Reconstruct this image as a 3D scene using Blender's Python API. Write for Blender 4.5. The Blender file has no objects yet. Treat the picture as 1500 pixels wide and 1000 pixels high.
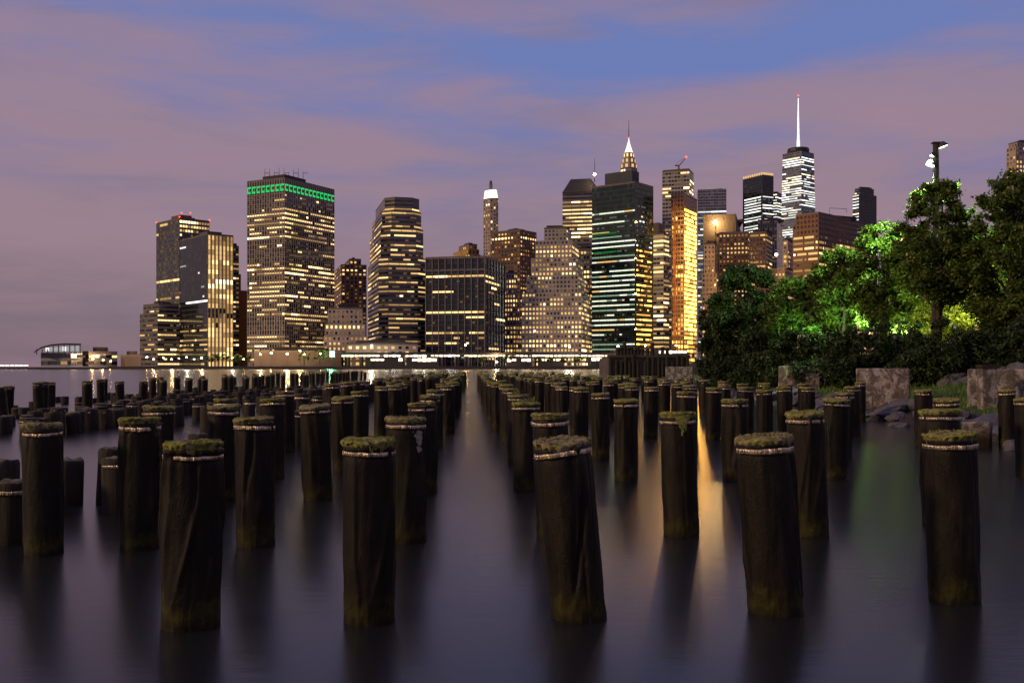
import bpy, bmesh, math, random
import numpy as np
from mathutils import Vector, Matrix, noise
random.seed(7)
RND = random.Random(11)
NP = np.random.default_rng(5)
PI = math.pi
F = 1458.0            # focal length in photo pixels (35 mm on a 36 mm sensor, 1500 px wide)
CAMH = 1.75           # eye height above the water
HY = 537.0            # horizon row of the photograph
scene = bpy.context.scene
COL = scene.collection

# ------------------------------------------------------------------ helpers
def mesh_obj(name, verts, faces, mats=(), parent=None, loc=(0, 0, 0), smooth=False, fmat=None):
    me = bpy.data.meshes.new(name)
    me.from_pydata([tuple(v) for v in verts], [], faces)
    for m in mats:
        me.materials.append(m)
    if fmat is not None:
        me.polygons.foreach_set('material_index', list(fmat))
    if smooth:
        me.polygons.foreach_set('use_smooth', [True] * len(me.polygons))
    me.update()
    o = bpy.data.objects.new(name, me)
    COL.objects.link(o)
    o.location = loc
    if parent is not None:
        o.parent = parent
    return o

def put(name, me, parent=None, loc=(0, 0, 0), rot=(0, 0, 0), scale=(1, 1, 1)):
    o = bpy.data.objects.new(name, me)
    COL.objects.link(o)
    o.location = loc
    o.rotation_euler = rot
    o.scale = scale
    if parent is not None:
        o.parent = parent
    return o

def empty(name, loc):
    o = bpy.data.objects.new(name, None)
    COL.objects.link(o)
    o.location = loc
    o.empty_display_size = 0.3
    return o

def tag(o, label, cat, group=None):
    o['label'] = label
    o['category'] = cat
    if group:
        o['group'] = group
    return o

def struct(o):
    o['kind'] = 'structure'
    return o

class MB:
    """collects shapes that become one mesh object"""
    def __init__(self):
        self.v, self.f, self.m = [], [], []
    def add(self, vs, fs, mi=0):
        b = len(self.v)
        self.v += [tuple(p) for p in vs]
        self.f += [tuple(b + i for i in f) for f in fs]
        self.m += [mi] * len(fs)
    def box(self, c, s, rz=0.0, mi=0, M=None):
        hx, hy, hz = s[0] / 2, s[1] / 2, s[2] / 2
        ca, sa = math.cos(rz), math.sin(rz)
        vs = []
        for x, y, z in ((-hx, -hy, -hz), (hx, -hy, -hz), (hx, hy, -hz), (-hx, hy, -hz), (-hx, -hy, hz), (hx, -hy, hz), (hx, hy, hz), (-hx, hy, hz)):
            p = Vector((c[0] + x * ca - y * sa, c[1] + x * sa + y * ca, c[2] + z))
            vs.append(M @ p if M else p)
        self.add(vs, [(0, 3, 2, 1), (4, 5, 6, 7), (0, 1, 5, 4), (1, 2, 6, 5), (2, 3, 7, 6), (3, 0, 4, 7)], mi)
    def tube(self, pts, rads, n=8, mi=0, cap=True):
        pts = [Vector(p) for p in pts]
        vs, fs = [], []
        for i, p in enumerate(pts):
            d = (pts[min(i + 1, len(pts) - 1)] - pts[max(i - 1, 0)]).normalized()
            a = d.cross(Vector((0, 0, 1)))
            if a.length < 0.02:
                a = Vector((1, 0, 0))
            a.normalize()
            b = d.cross(a).normalized()
            for k in range(n):
                t = 2 * PI * k / n
                vs.append(p + a * math.cos(t) * rads[i] + b * math.sin(t) * rads[i])
        for i in range(len(pts) - 1):
            for k in range(n):
                k2 = (k + 1) % n
                fs.append((i * n + k, i * n + k2, (i + 1) * n + k2, (i + 1) * n + k))
        if cap:
            fs.append(tuple(range(n)))
            fs.append(tuple((len(pts) - 1) * n + k for k in reversed(range(n))))
        self.add(vs, fs, mi)
    def lathe(self, prof, c=(0, 0, 0), n=16, mi=0, M=None):
        vs, fs = [], []
        for r, z in prof:
            for k in range(n):
                t = 2 * PI * k / n
                p = Vector((c[0] + r * math.cos(t), c[1] + r * math.sin(t), c[2] + z))
                vs.append(M @ p if M else p)
        for i in range(len(prof) - 1):
            for k in range(n):
                k2 = (k + 1) % n
                fs.append((i * n + k, i * n + k2, (i + 1) * n + k2, (i + 1) * n + k))
        fs.append(tuple(reversed(range(n))))
        fs.append(tuple((len(prof) - 1) * n + k for k in range(n)))
        self.add(vs, fs, mi)
    def prism(self, poly, z0, z1, mi=0, poly2=None):
        n = len(poly)
        q = poly2 or poly
        vs = [(p[0], p[1], z0) for p in poly] + [(p[0], p[1], z1) for p in q]
        fs = [(i, (i + 1) % n, n + (i + 1) % n, n + i) for i in range(n)]
        fs += [tuple(range(n, 2 * n)), tuple(reversed(range(n)))]
        self.add(vs, fs, mi)
    def build(self, name, mats, parent=None, loc=(0, 0, 0), smooth=False):
        if not isinstance(mats, (list, tuple)):
            mats = [mats]
        return mesh_obj(name, self.v, self.f, mats, parent, loc, smooth, self.m)

# ------------------------------------------------------------------ materials
def new_mat(name):
    m = bpy.data.materials.new(name)
    m.use_nodes = True
    nt = m.node_tree
    nt.nodes.clear()
    out = nt.nodes.new('ShaderNodeOutputMaterial')
    return m, nt, out

class NT:
    def __init__(self, nt):
        self.nt = nt
    def n(self, t, **kw):
        nd = self.nt.nodes.new(t)
        for k, v in kw.items():
            setattr(nd, k, v)
        return nd
    def link(self, a, b):
        self.nt.links.new(a, b)
    def setin(self, nd, i, v):
        if v is None:
            return
        if hasattr(v, 'is_output') or isinstance(v, bpy.types.NodeSocket):
            self.nt.links.new(v, nd.inputs[i])
        else:
            nd.inputs[i].default_value = v
    def math(self, op, a, b=None, c=None, clamp=False):
        nd = self.n('ShaderNodeMath', operation=op, use_clamp=clamp)
        self.setin(nd, 0, a); self.setin(nd, 1, b); self.setin(nd, 2, c)
        return nd.outputs[0]
    def vmath(self, op, a, b=None):
        nd = self.n('ShaderNodeVectorMath', operation=op)
        self.setin(nd, 0, a); self.setin(nd, 1, b)
        return nd.outputs[0]
    def mix(self, f, a, b):
        nd = self.n('ShaderNodeMix', data_type='RGBA')
        self.setin(nd, 0, f)
        self.setin(nd, 6, a if not isinstance(a, tuple) else (*a[:3], 1))
        self.setin(nd, 7, b if not isinstance(b, tuple) else (*b[:3], 1))
        return nd.outputs[2]
    def noise(self, vec, scale, detail=4, rough=0.6, dist=0.0):
        nd = self.n('ShaderNodeTexNoise')
        if vec is not None:
            self.link(vec, nd.inputs['Vector'])
        nd.inputs['Scale'].default_value = scale
        nd.inputs['Detail'].default_value = detail
        nd.inputs['Roughness'].default_value = rough
        nd.inputs['Distortion'].default_value = dist
        return nd.outputs[0]
    def ramp(self, f, stops):
        nd = self.n('ShaderNodeValToRGB')
        cr = nd.color_ramp
        while len(cr.elements) < len(stops):
            cr.elements.new(0.5)
        for e, (p, c) in zip(cr.elements, stops):
            e.position = p
            e.color = (*c, 1) if isinstance(c, tuple) else (c, c, c, 1)
        self.link(f, nd.inputs[0])
        return nd.outputs[0]
    def smooth(self, v, lo, hi):
        nd = self.n('ShaderNodeMapRange', interpolation_type='SMOOTHSTEP')
        self.setin(nd, 0, v)
        nd.inputs[1].default_value = lo
        nd.inputs[2].default_value = hi
        return nd.outputs[0]
    def mapping(self, vec, scale=(1, 1, 1), loc=(0, 0, 0)):
        nd = self.n('ShaderNodeMapping')
        self.link(vec, nd.inputs[0])
        nd.inputs['Scale'].default_value = scale
        nd.inputs['Location'].default_value = loc
        return nd.outputs[0]
    def bump(self, h, strength=0.3, dist=0.02):
        nd = self.n('ShaderNodeBump')
        self.link(h, nd.inputs['Height'])
        nd.inputs['Strength'].default_value = strength
        nd.inputs['Distance'].default_value = dist
        return nd.outputs[0]
    def bsdf(self, col, rough=0.6, metal=0.0, spec=0.5, normal=None, **kw):
        nd = self.n('ShaderNodeBsdfPrincipled')
        self.setin(nd, 'Base Color', (*col[:3], 1) if isinstance(col, tuple) else col)
        self.setin(nd, 'Roughness', rough)
        self.setin(nd, 'Metallic', metal)
        self.setin(nd, 'Specular IOR Level', spec)
        if normal is not None:
            self.link(normal, nd.inputs['Normal'])
        return nd

def emit_mat(name, col, strength, sample=False):
    m, nt, out = new_mat(name)
    k = NT(nt)
    e = k.n('ShaderNodeEmission')
    e.inputs[0].default_value = (*col, 1)
    e.inputs[1].default_value = strength
    k.link(e.outputs[0], out.inputs[0])
    m.cycles.emission_sampling = 'FRONT_BACK' if sample else 'NONE'
    return m

def plain_mat(name, col, rough=0.7, metal=0.0, nscale=3.0, var=0.25, bump=0.0):
    m, nt, out = new_mat(name)
    k = NT(nt)
    tc = k.n('ShaderNodeTexCoord')
    n1 = k.noise(tc.outputs['Object'], nscale, 6, 0.65)
    lo = tuple(c * (1 - var) for c in col)
    hi = tuple(min(1, c * (1 + var)) for c in col)
    c = k.ramp(n1, [(0.3, lo), (0.7, hi)])
    nrm = k.bump(n1, bump, 0.05) if bump else None
    b = k.bsdf(c, rough, metal, 0.5, nrm)
    k.link(b.outputs[0], out.inputs[0])
    return m

def wall_mat(name, frame, glass, wf, hf, grough=0.12, frough=0.75, line=0.0):
    """facade: UV counts bays and floors; dark glass in each cell inside a masonry or metal frame"""
    m, nt, out = new_mat(name)
    k = NT(nt)
    uv = k.n('ShaderNodeUVMap')
    sx = k.n('ShaderNodeSeparateXYZ')
    k.link(uv.outputs[0], sx.inputs[0])
    def inside(c, frac):
        d = k.math('ABSOLUTE', k.math('SUBTRACT', k.math('FRACT', c), 0.5))
        return k.math('LESS_THAN', d, frac / 2)
    w = k.math('MULTIPLY', inside(sx.outputs[0], wf), inside(sx.outputs[1], hf))
    cellv = k.n('ShaderNodeCombineXYZ')
    k.link(k.math('FLOOR', sx.outputs[0]), cellv.inputs[0])
    k.link(k.math('FLOOR', sx.outputs[1]), cellv.inputs[1])
    wn = k.n('ShaderNodeTexWhiteNoise', noise_dimensions='2D')
    k.link(cellv.outputs[0], wn.inputs[0])
    tc = k.n('ShaderNodeTexCoord')
    n1 = k.noise(tc.outputs['Object'], 0.06, 5, 0.65)
    fr = k.ramp(n1, [(0.3, tuple(c * 0.75 for c in frame)), (0.7, tuple(c * 1.2 for c in frame))])
    gl = k.ramp(wn.outputs[0], [(0.0, tuple(c * 0.35 for c in glass)), (0.75, glass), (1.0, tuple(min(1, c * 2.2 + 0.008) for c in glass))])
    b1 = k.bsdf(fr, frough, 0.0, 0.3)
    b2 = k.bsdf(gl, grough, 0.0, 0.6)
    mx = k.n('ShaderNodeMixShader')
    k.link(w, mx.inputs[0]); k.link(b1.outputs[0], mx.inputs[1]); k.link(b2.outputs[0], mx.inputs[2])
    k.link(mx.outputs[0], out.inputs[0])
    return m

# ------------------------------------------------------------------ pile materials
def mat_wrap():
    m, nt, out = new_mat('pile_wrap')
    k = NT(nt)
    tc = k.n('ShaderNodeTexCoord')
    oi = k.n('ShaderNodeObjectInfo')
    off = k.n('ShaderNodeVectorMath', operation='ADD')
    k.link(tc.outputs['Object'], off.inputs[0])
    cx = k.n('ShaderNodeCombineXYZ')
    k.link(k.math('MULTIPLY', oi.outputs['Random'], 37.0), cx.inputs[0])
    k.link(k.math('MULTIPLY', oi.outputs['Random'], 17.0), cx.inputs[1])
    k.link(cx.outputs[0], off.inputs[1])
    v = off.outputs[0]
    sep = k.n('ShaderNodeSeparateXYZ')
    k.link(tc.outputs['Object'], sep.inputs[0])
    z = sep.outputs[2]
    nbig = k.noise(k.mapping(v, (3.5, 3.5, 1.4)), 1.6, 6, 0.65)
    nstreak = k.noise(k.mapping(v, (16, 16, 1.6)), 1.0, 5, 0.7)
    nfine = k.noise(v, 38, 6, 0.7)
    base = k.ramp(nbig, [(0.28, (0.004, 0.0034, 0.0028)), (0.55, (0.012, 0.0092, 0.0066)), (0.78, (0.031, 0.024, 0.0155))])
    dirt = k.ramp(nstreak, [(0.52, 0.0), (0.8, 1.0)])
    base = k.mix(k.math('MULTIPLY', dirt, 0.65), base, (0.037, 0.030, 0.021))
    fleck = k.ramp(nfine, [(0.70, 0.0), (0.76, 1.0)])
    patch = k.ramp(k.noise(v, 5.5, 4, 0.6), [(0.6, 0.0), (0.68, 1.0)])
    base = k.mix(k.math('MULTIPLY', k.math('MULTIPLY', fleck, patch), 0.7), base, (0.13, 0.115, 0.09))
    # algae growing up from the waterline with an uneven edge
    edge = k.math('ADD', z, k.math('MULTIPLY', k.math('SUBTRACT', k.noise(k.mapping(v, (5, 5, 2.2)), 1.3, 6, 0.75), 0.5), 0.52))
    alg = k.math('SUBTRACT', 1.0, k.smooth(edge, 0.10, 0.25))
    algc = k.ramp(k.noise(v, 9, 6, 0.7), [(0.3, (0.008, 0.009, 0.003)), (0.55, (0.038, 0.032, 0.006)), (0.75, (0.085, 0.068, 0.011))])
    col = k.mix(alg, base, algc)
    wet = k.math('SUBTRACT', 1.0, k.smooth(edge, 0.0, 0.09))
    col = k.mix(k.math('MULTIPLY', wet, 0.75), col, (0.006, 0.006, 0.004))
    nw = k.noise(k.mapping(v, (9, 9, 3.5)), 1.6, 7, 0.7, 1.2)
    ridge = k.math('ABSOLUTE', k.math('SUBTRACT', nw, 0.5))
    h = k.math('ADD', k.math('ADD', k.math('MULTIPLY', nstreak, 0.4), k.math('MULTIPLY', nfine, 0.3)), k.math('MULTIPLY', ridge, 1.1))
    nrm = k.bump(h, 0.7, 0.014)
    rgh = k.math('ADD', 0.30, k.math('MULTIPLY', nbig, 0.35))
    b = k.bsdf(col, rgh, 0.0, 0.18, nrm)
    k.link(b.outputs[0], out.inputs[0])
    return m

def mat_moss():
    m, nt, out = new_mat('pile_moss')
    k = NT(nt)
    tc = k.n('ShaderNodeTexCoord')
    oi = k.n('ShaderNodeObjectInfo')
    cx = k.n('ShaderNodeCombineXYZ')
    k.link(k.math('MULTIPLY', oi.outputs['Random'], 41.0), cx.inputs[0])
    v = k.vmath('ADD', tc.outputs['Object'], cx.outputs[0])
    n1 = k.noise(v, 7.5, 6, 0.7)
    n2 = k.noise(v, 30, 6, 0.75)
    green = k.ramp(n2, [(0.3, (0.035, 0.036, 0.008)), (0.48, (0.22, 0.235, 0.05)), (0.70, (0.50, 0.49, 0.14))])
    tan = k.ramp(n2, [(0.3, (0.05, 0.04, 0.022)), (0.48, (0.24, 0.21, 0.11)), (0.70, (0.5, 0.44, 0.27))])
    f = k.math('ADD', k.math('MULTIPLY', oi.outputs['Random'], 0.18), n1)
    col = k.mix(k.ramp(f, [(0.54, 0.0), (0.70, 1.0)]), green, tan)
    hole = k.ramp(k.noise(v, 13, 4, 0.6), [(0.32, 1.0), (0.4, 0.0)])
    col = k.mix(k.math('MULTIPLY', hole, 0.85), col, (0.02, 0.016, 0.01))
    b = k.bsdf(col, 0.9, 0.0, 0.15, k.bump(n2, 0.9, 0.02))
    k.link(b.outputs[0], out.inputs[0])
    return m

def mat_band():
    m, nt, out = new_mat('pile_band')
    k = NT(nt)
    tc = k.n('ShaderNodeTexCoord')
    n1 = k.noise(k.mapping(tc.outputs['Object'], (42, 42, 3)), 1.0, 3, 0.6)
    n2 = k.noise(tc.outputs['Object'], 9, 5, 0.7)
    col = k.mix(k.ramp(n2, [(0.45, 0.0), (0.7, 1.0)]), (0.62, 0.52, 0.37), (0.10, 0.06, 0.03))
    b = k.bsdf(col, k.math('ADD', 0.14, k.math('MULTIPLY', n2, 0.3)), 0.95, 0.5, k.bump(n1, 1.0, 0.03))
    k.link(b.outputs[0], out.inputs[0])
    return m

def mat_timber():
    m, nt, out = new_mat('old_timber')
    k = NT(nt)
    tc = k.n('ShaderNodeTexCoord')
    oi = k.n('ShaderNodeObjectInfo')
    cx = k.n('ShaderNodeCombineXYZ')
    k.link(k.math('MULTIPLY', oi.outputs['Random'], 29.0), cx.inputs[0])
    v = k.vmath('ADD', tc.outputs['Object'], cx.outputs[0])
    sep = k.n('ShaderNodeSeparateXYZ')
    k.link(tc.outputs['Object'], sep.inputs[0])
    n1 = k.noise(k.mapping(v, (22, 22, 1.5)), 1.0, 6, 0.7)
    n2 = k.noise(v, 6, 5, 0.65)
    col = k.ramp(n1, [(0.3, (0.010, 0.008, 0.007)), (0.6, (0.035, 0.027, 0.021)), (0.8, (0.075, 0.058, 0.044))])
    col = k.mix(k.ramp(n2, [(0.55, 0.0), (0.72, 0.6)]), col, (0.075, 0.072, 0.03))
    wet = k.math('SUBTRACT', 1.0, k.smooth(sep.outputs[2], 0.0, 0.22))
    col = k.mix(k.math('MULTIPLY', wet, 0.7), col, (0.012, 0.011, 0.005))
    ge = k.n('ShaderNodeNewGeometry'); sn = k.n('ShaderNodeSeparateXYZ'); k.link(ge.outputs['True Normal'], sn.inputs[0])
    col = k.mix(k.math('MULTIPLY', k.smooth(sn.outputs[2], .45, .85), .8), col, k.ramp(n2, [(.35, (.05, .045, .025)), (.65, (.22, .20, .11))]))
    b = k.bsdf(col, 0.75, 0.0, 0.3, k.bump(n1, 0.8, 0.02))
    k.link(b.outputs[0], out.inputs[0])
    return m

def leaf_mat(name, c1, c2, trans=0.4):
    m, nt, out = new_mat(name)
    k = NT(nt)
    g = k.n('ShaderNodeNewGeometry')
    tc = k.n('ShaderNodeTexCoord')
    f = k.math('ADD', k.math('MULTIPLY', g.outputs['Random Per Island'], 0.6), k.math('MULTIPLY', k.noise(tc.outputs['Object'], 1.1, 3, 0.6), 0.4))
    col = k.ramp(f, [(0.2, c1), (0.8, c2)])
    b = k.bsdf(col, 0.5, 0.0, 0.35)
    t = k.n('ShaderNodeBsdfTranslucent')
    k.link(col, t.inputs[0])
    mx = k.n('ShaderNodeMixShader')
    mx.inputs[0].default_value = trans
    k.link(b.outputs[0], mx.inputs[1]); k.link(t.outputs[0], mx.inputs[2])
    k.link(mx.outputs[0], out.inputs[0])
    return m

M_WRAP, M_MOSS, M_BAND, M_TIMBER = mat_wrap(), mat_moss(), mat_band(), mat_timber()
M_SPROUT = leaf_mat('sprout_leaf', (0.10, 0.14, 0.02), (0.28, 0.30, 0.06), 0.35)

# ------------------------------------------------------------------ piles
def ang(a):
    return (a + PI) % (2 * PI) - PI

def wrap_shape(seed, R, H, nseg, nring, seam=None, zlow=-1.4):
    r = random.Random(seed)
    creases = [(r.uniform(-PI, PI), r.uniform(-1.5, 1.5), r.uniform(0.05, 0.15), r.uniform(0.008, 0.030) * r.choice((1, 1, -1))) for _ in range(r.randint(7, 12))]
    seams = seam if seam is not None else r.uniform(-PI, PI)
    ph = r.uniform(0, 50)
    ovx, ova = r.uniform(0, PI), r.uniform(0.0, 0.05)
    zb = H - 0.095
    vs, fs = [], []
    zs = [zlow, -0.35] + [-0.1 + (H - 0.045 + 0.1) * i / (nring - 1) for i in range(nring)]
    for i, z in enumerate(zs):
        for j in range(nseg):
            t = 2 * PI * j / nseg - PI
            ct, st = math.cos(t), math.sin(t)
            rr = R * (1 + ova * math.cos(2 * (t - ovx)))
            rr *= 1.0 + 0.035 * noise.noise((ct * 1.3 + ph, st * 1.3, z * 1.5)) + 0.02 * noise.noise((ct * 4 + ph, st * 4, z * 3.2))
            fall = max(0.0, min(1.0, (z - 0.12) / 0.25))
            for (c, s, w, a) in creases:
                d = ang(t - c - s * (H - z) * 0.55 - 0.25 * math.sin(3 * z + c))
                e = math.exp(-(d / w) ** 2)
                rr += a * e * fall * (0.35 + 0.65 * abs(noise.noise((c * 3, z * 1.7, ph))) * 1.8)
            ds = ang(t - seams - 0.1 * math.sin(2 * z))
            if 0 < ds < 0.55 and z > 0.1:
                rr += 0.011 * (1 - ds / 0.55)
            elif -0.06 < ds <= 0:
                rr -= 0.006
            if z < 0.2:
                rr += 0.007 * noise.noise((ct * 6 + ph, st * 6, z * 9))
            rr -= 0.007 * math.exp(-((z - zb) / 0.028) ** 2)
            rr += 0.004 * math.exp(-((z - H + 0.05) / 0.02) ** 2)
            vs.append((rr * ct, rr * st, z))
    for i in range(len(zs) - 1):
        for j in range(nseg):
            j2 = (j + 1) % nseg
            fs.append((i * nseg + j, i * nseg + j2, (i + 1) * nseg + j2, (i + 1) * nseg + j))
    n = len(zs)
    fs.append(tuple((n - 1) * nseg + j for j in range(nseg)))
    return vs, fs

def band_shape(seed, R, H, nseg):
    r = random.Random(seed + 900)
    ph, k1, tilt, td = r.uniform(0, 6), r.choice((11, 14, 17)), r.uniform(-0.012, 0.012), r.uniform(0, 6)
    zb, hh = H - 0.095, r.uniform(0.014, 0.022)
    vs, fs = [], []
    prof = [(0.000, -hh), (0.006, -hh), (0.0075, -hh * 0.4), (0.0075, hh * 0.4), (0.006, hh), (0.000, hh)]
    for (dr, dz) in prof:
        for j in range(nseg):
            t = 2 * PI * j / nseg
            rr = R * 1.012 + dr + 0.0035 * math.sin(k1 * t + ph) * math.sin(5 * t + ph) + 0.006 * noise.noise((math.cos(t) * 2 + ph, math.sin(t) * 2, 0))
            vs.append((rr * math.cos(t), rr * math.sin(t), zb + dz + tilt * math.cos(t - td) + 0.004 * noise.noise((math.cos(t) * 3, math.sin(t) * 3, ph))))
    m = len(prof)
    for i in range(m):
        i2 = (i + 1) % m
        for j in range(nseg):
            j2 = (j + 1) % nseg
            fs.append((i * nseg + j, i * nseg + j2, i2 * nseg + j2, i2 * nseg + j))
    return vs, fs

def cap_shape(seed, R, H, nseg, tufts=0):
    r = random.Random(seed + 400)
    ph = r.uniform(0, 40)
    tx, ty = r.uniform(-0.05, 0.05), r.uniform(-0.05, 0.05)
    vs, fs = [], []
    kk = r.uniform(.4, .85)
    prof = [(0.93, -0.068), (1.0, -0.056 * kk), (1.05, -0.040 * kk), (1.07, -0.020 * kk), (1.05, -0.004), (0.97, 0.002), (0.8, 0.002), (0.6, -0.002), (0.35, 0.0)]
    for i, (f, dz) in enumerate(prof):
        for j in range(nseg):
            t = 2 * PI * j / nseg
            ct, st = math.cos(t), math.sin(t)
            n1 = noise.noise((ct * 1.7 + ph, st * 1.7, 0.3))
            n2 = noise.noise((ct * 5.5 + ph, st * 5.5, i * 0.35))
            rr = R * f * (1.0 + (0.075 * n1 + 0.075 * n2) * (1 if i < 6 else 0.4))
            x, y = rr * ct, rr * st
            zz = H + dz + tx * x + ty * y + (0.017 * noise.noise((x * 9 + ph, y * 9, 1)) + 0.014 * noise.noise((x * 28 + ph, y * 28, 2)))
            if i < 3:
                zz += 0.036 * noise.noise((ct * 7 + ph, st * 7, 5)) 
            vs.append((x, y, zz))
    for i in range(len(prof) - 1):
        for j in range(nseg):
            j2 = (j + 1) % nseg
            fs.append((i * nseg + j, i * nseg + j2, (i + 1) * nseg + j2, (i + 1) * nseg + j))
    vs.append((0, 0, H + 0.012 * noise.noise((ph, 0, 1))))
    c = len(vs) - 1
    b = (len(prof) - 1) * nseg
    for j in range(nseg):
        fs.append((b + j, b + (j + 1) % nseg, c))
    for _ in range(tufts):
        a, d = r.uniform(0, 2 * PI), R * 1.02 * math.sqrt(r.random())
        x, y = d * math.cos(a), d * math.sin(a)
        if noise.noise((x * 7 + ph, y * 7, 9)) < -0.05:
            continue
        h = r.uniform(0.008, 0.026)
        w = r.uniform(0.003, 0.008)
        th = r.uniform(0, PI)
        lx, ly = r.uniform(-0.012, 0.012), r.uniform(-0.012, 0.012)
        k = len(vs)
        z0 = H + tx * x + ty * y - 0.006
        vs += [(x - w * math.cos(th), y - w * math.sin(th), z0), (x + w * math.cos(th), y + w * math.sin(th), z0), (x + lx, y + ly, z0 + h)]
        fs.append((k, k + 1, k + 2))
    return vs, fs

def sprout_mesh(seed, h=0.13):
    r = random.Random(seed)
    vs, fs = [], []
    for _ in range(26):
        a = r.uniform(0, 2 * PI)
        base = Vector((r.gauss(0, 0.035), r.gauss(0, 0.035), 0))
        tip = base + Vector((math.cos(a) * r.uniform(0.01, 0.07), math.sin(a) * r.uniform(0.01, 0.07), r.uniform(0.35, 1) * h))
        side = Vector((-math.sin(a), math.cos(a), 0)) * r.uniform(0.008, 0.018)
        mid = base.lerp(tip, 0.6)
        k = len(vs)
        vs += [base, mid - side, tip, mid + side]
        fs.append((k, k + 1, k + 2, k + 3))
    me = bpy.data.meshes.new('sprout')
    me.from_pydata([tuple(v) for v in vs], [], fs)
    me.materials.append(M_SPROUT)
    return me

def to_mesh(name, vf, mat):
    me = bpy.data.meshes.new(name)
    me.from_pydata([tuple(v) for v in vf[0]], [], vf[1])
    me.materials.append(mat)
    me.polygons.foreach_set('use_smooth', [True] * len(me.polygons))
    me.update()
    return me

PH = 1.24
def pile_kit(seed, R, nseg, nring, tufts, seam=None):
    return (to_mesh('wrapping', wrap_shape(seed, R, PH, nseg, nring, seam), M_WRAP),
            to_mesh('metal_band', band_shape(seed, R, PH, nseg), M_BAND),
            to_mesh('moss_cap', cap_shape(seed, R, PH, nseg, tufts), M_MOSS))

MID_KITS = [pile_kit(100 + i, 0.172, 48, 22, 160) for i in range(10)]
FAR_KITS = []
for i in range(6):
    mb = MB()
    for mi, (vf) in enumerate((wrap_shape(200 + i, 0.17, PH, 20, 8), band_shape(200 + i, 0.17, PH, 20), cap_shape(200 + i, 0.175, PH, 20))):
        mb.add(vf[0], vf[1], mi)
    me = bpy.data.meshes.new('far_piling')
    me.from_pydata(mb.v, [], mb.f)
    for m_ in (M_WRAP, M_BAND, M_MOSS):
        me.materials.append(m_)
    me.polygons.foreach_set('material_index', mb.m)
    me.polygons.foreach_set('use_smooth', [True] * len(mb.f))
    FAR_KITS.append(me)
SPROUTS = [sprout_mesh(i, 0.11 + 0.02 * i) for i in range(4)]

def px_x(x, D):
    return (x - 750.0) / F * D

def pile(x, y, top=None, kit=None, R=0.17, lean=(0, 0), rz=0.0, sprout=None):
    """a wrapped piling standing at x, y: an Empty at the waterline and its parts"""
    s = (top or 1.23) / PH
    e = empty('piling', (x, y, 0))
    k = R / 0.172
    e.rotation_euler = (lean[1], lean[0], rz)
    e.scale = (k, k, s)
    for nm, me in zip(('wrapping', 'metal_band', 'moss_cap'), kit):
        put(nm, me, e)
    if sprout is not None:
        put('leafy_sprout', SPROUTS[sprout % 4], e, (RND.uniform(-.05, .05), RND.uniform(-.05, .05), PH - 0.01), (0, 0, RND.uniform(0, 6)))
    return e

ORD = ['front', 'second', 'third', 'fourth', 'fifth', 'sixth', 'seventh', 'eighth', 'ninth', 'tenth', 'eleventh', 'twelfth']
GROUP_P = 'mossy wrapped pilings of the old pier'

# nearest pilings, measured: (top px x, top px y, width px, base px x, base px y or None, label, seam angle, sprout)
NEAR = [
    (283, 647, 83, 280, 915, 'thick wrapped piling with fluted green and yellow moss, largest on the left', 2.6, None),
    (541, 643, 75, 541, 908, 'upright wrapped piling with thin flat moss, front left edge of the open lane', -0.75, None),
    (822, 643, 82, 848, 903, 'leaning wrapped piling with split dark seam, front right edge of the open lane', -1.25, None),
    (1119, 638, 80, 1136, 895, 'leaning wrapped piling with rough crumbling mossy rim, right of the orange reflection', -0.35, None),
    (1391, 634, 74, 1398, 878, 'front wrapped piling nearest the far right, board flat moss over a gleaming band', 2.2, None),
    (62, 620, 54, 65, 810, 'tall smooth piling nearest the left edge beside two low stumps', -2.8, None),
    (205, 612, 57, 205, 803, 'tall piling with yellow green domed moss and twisted wrapping, left of the thickest piling', 2.4, None),
    (372, 612, 57, 375, 798, 'tall piling with pointed moss cap standing between the two large front left pilings', 2.9, None),
    (594, 611, 57, 597, 792, 'piling with pale peeling patch under its band, right behind the flat mossy front one', 2.9, None),
    (805, 606, 54, 812, 785, 'short looking piling peeking above the leaning split one at the lane edge', 0.5, None),
    (993, 604, 52, 998, 783, 'piling with moss hanging over its band, left beside the orange reflection', -1.5, None),
    (1179, 603, 54, 1186, 783, 'piling with square moss top and strip hanging at its side, behind the crumbling one', -0.2, None),
    (1377, 600, 58, 1380, 770, 'second of the close line of pilings at right, moss top just over the front one', 0.3, None),
]
placed = []
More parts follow.
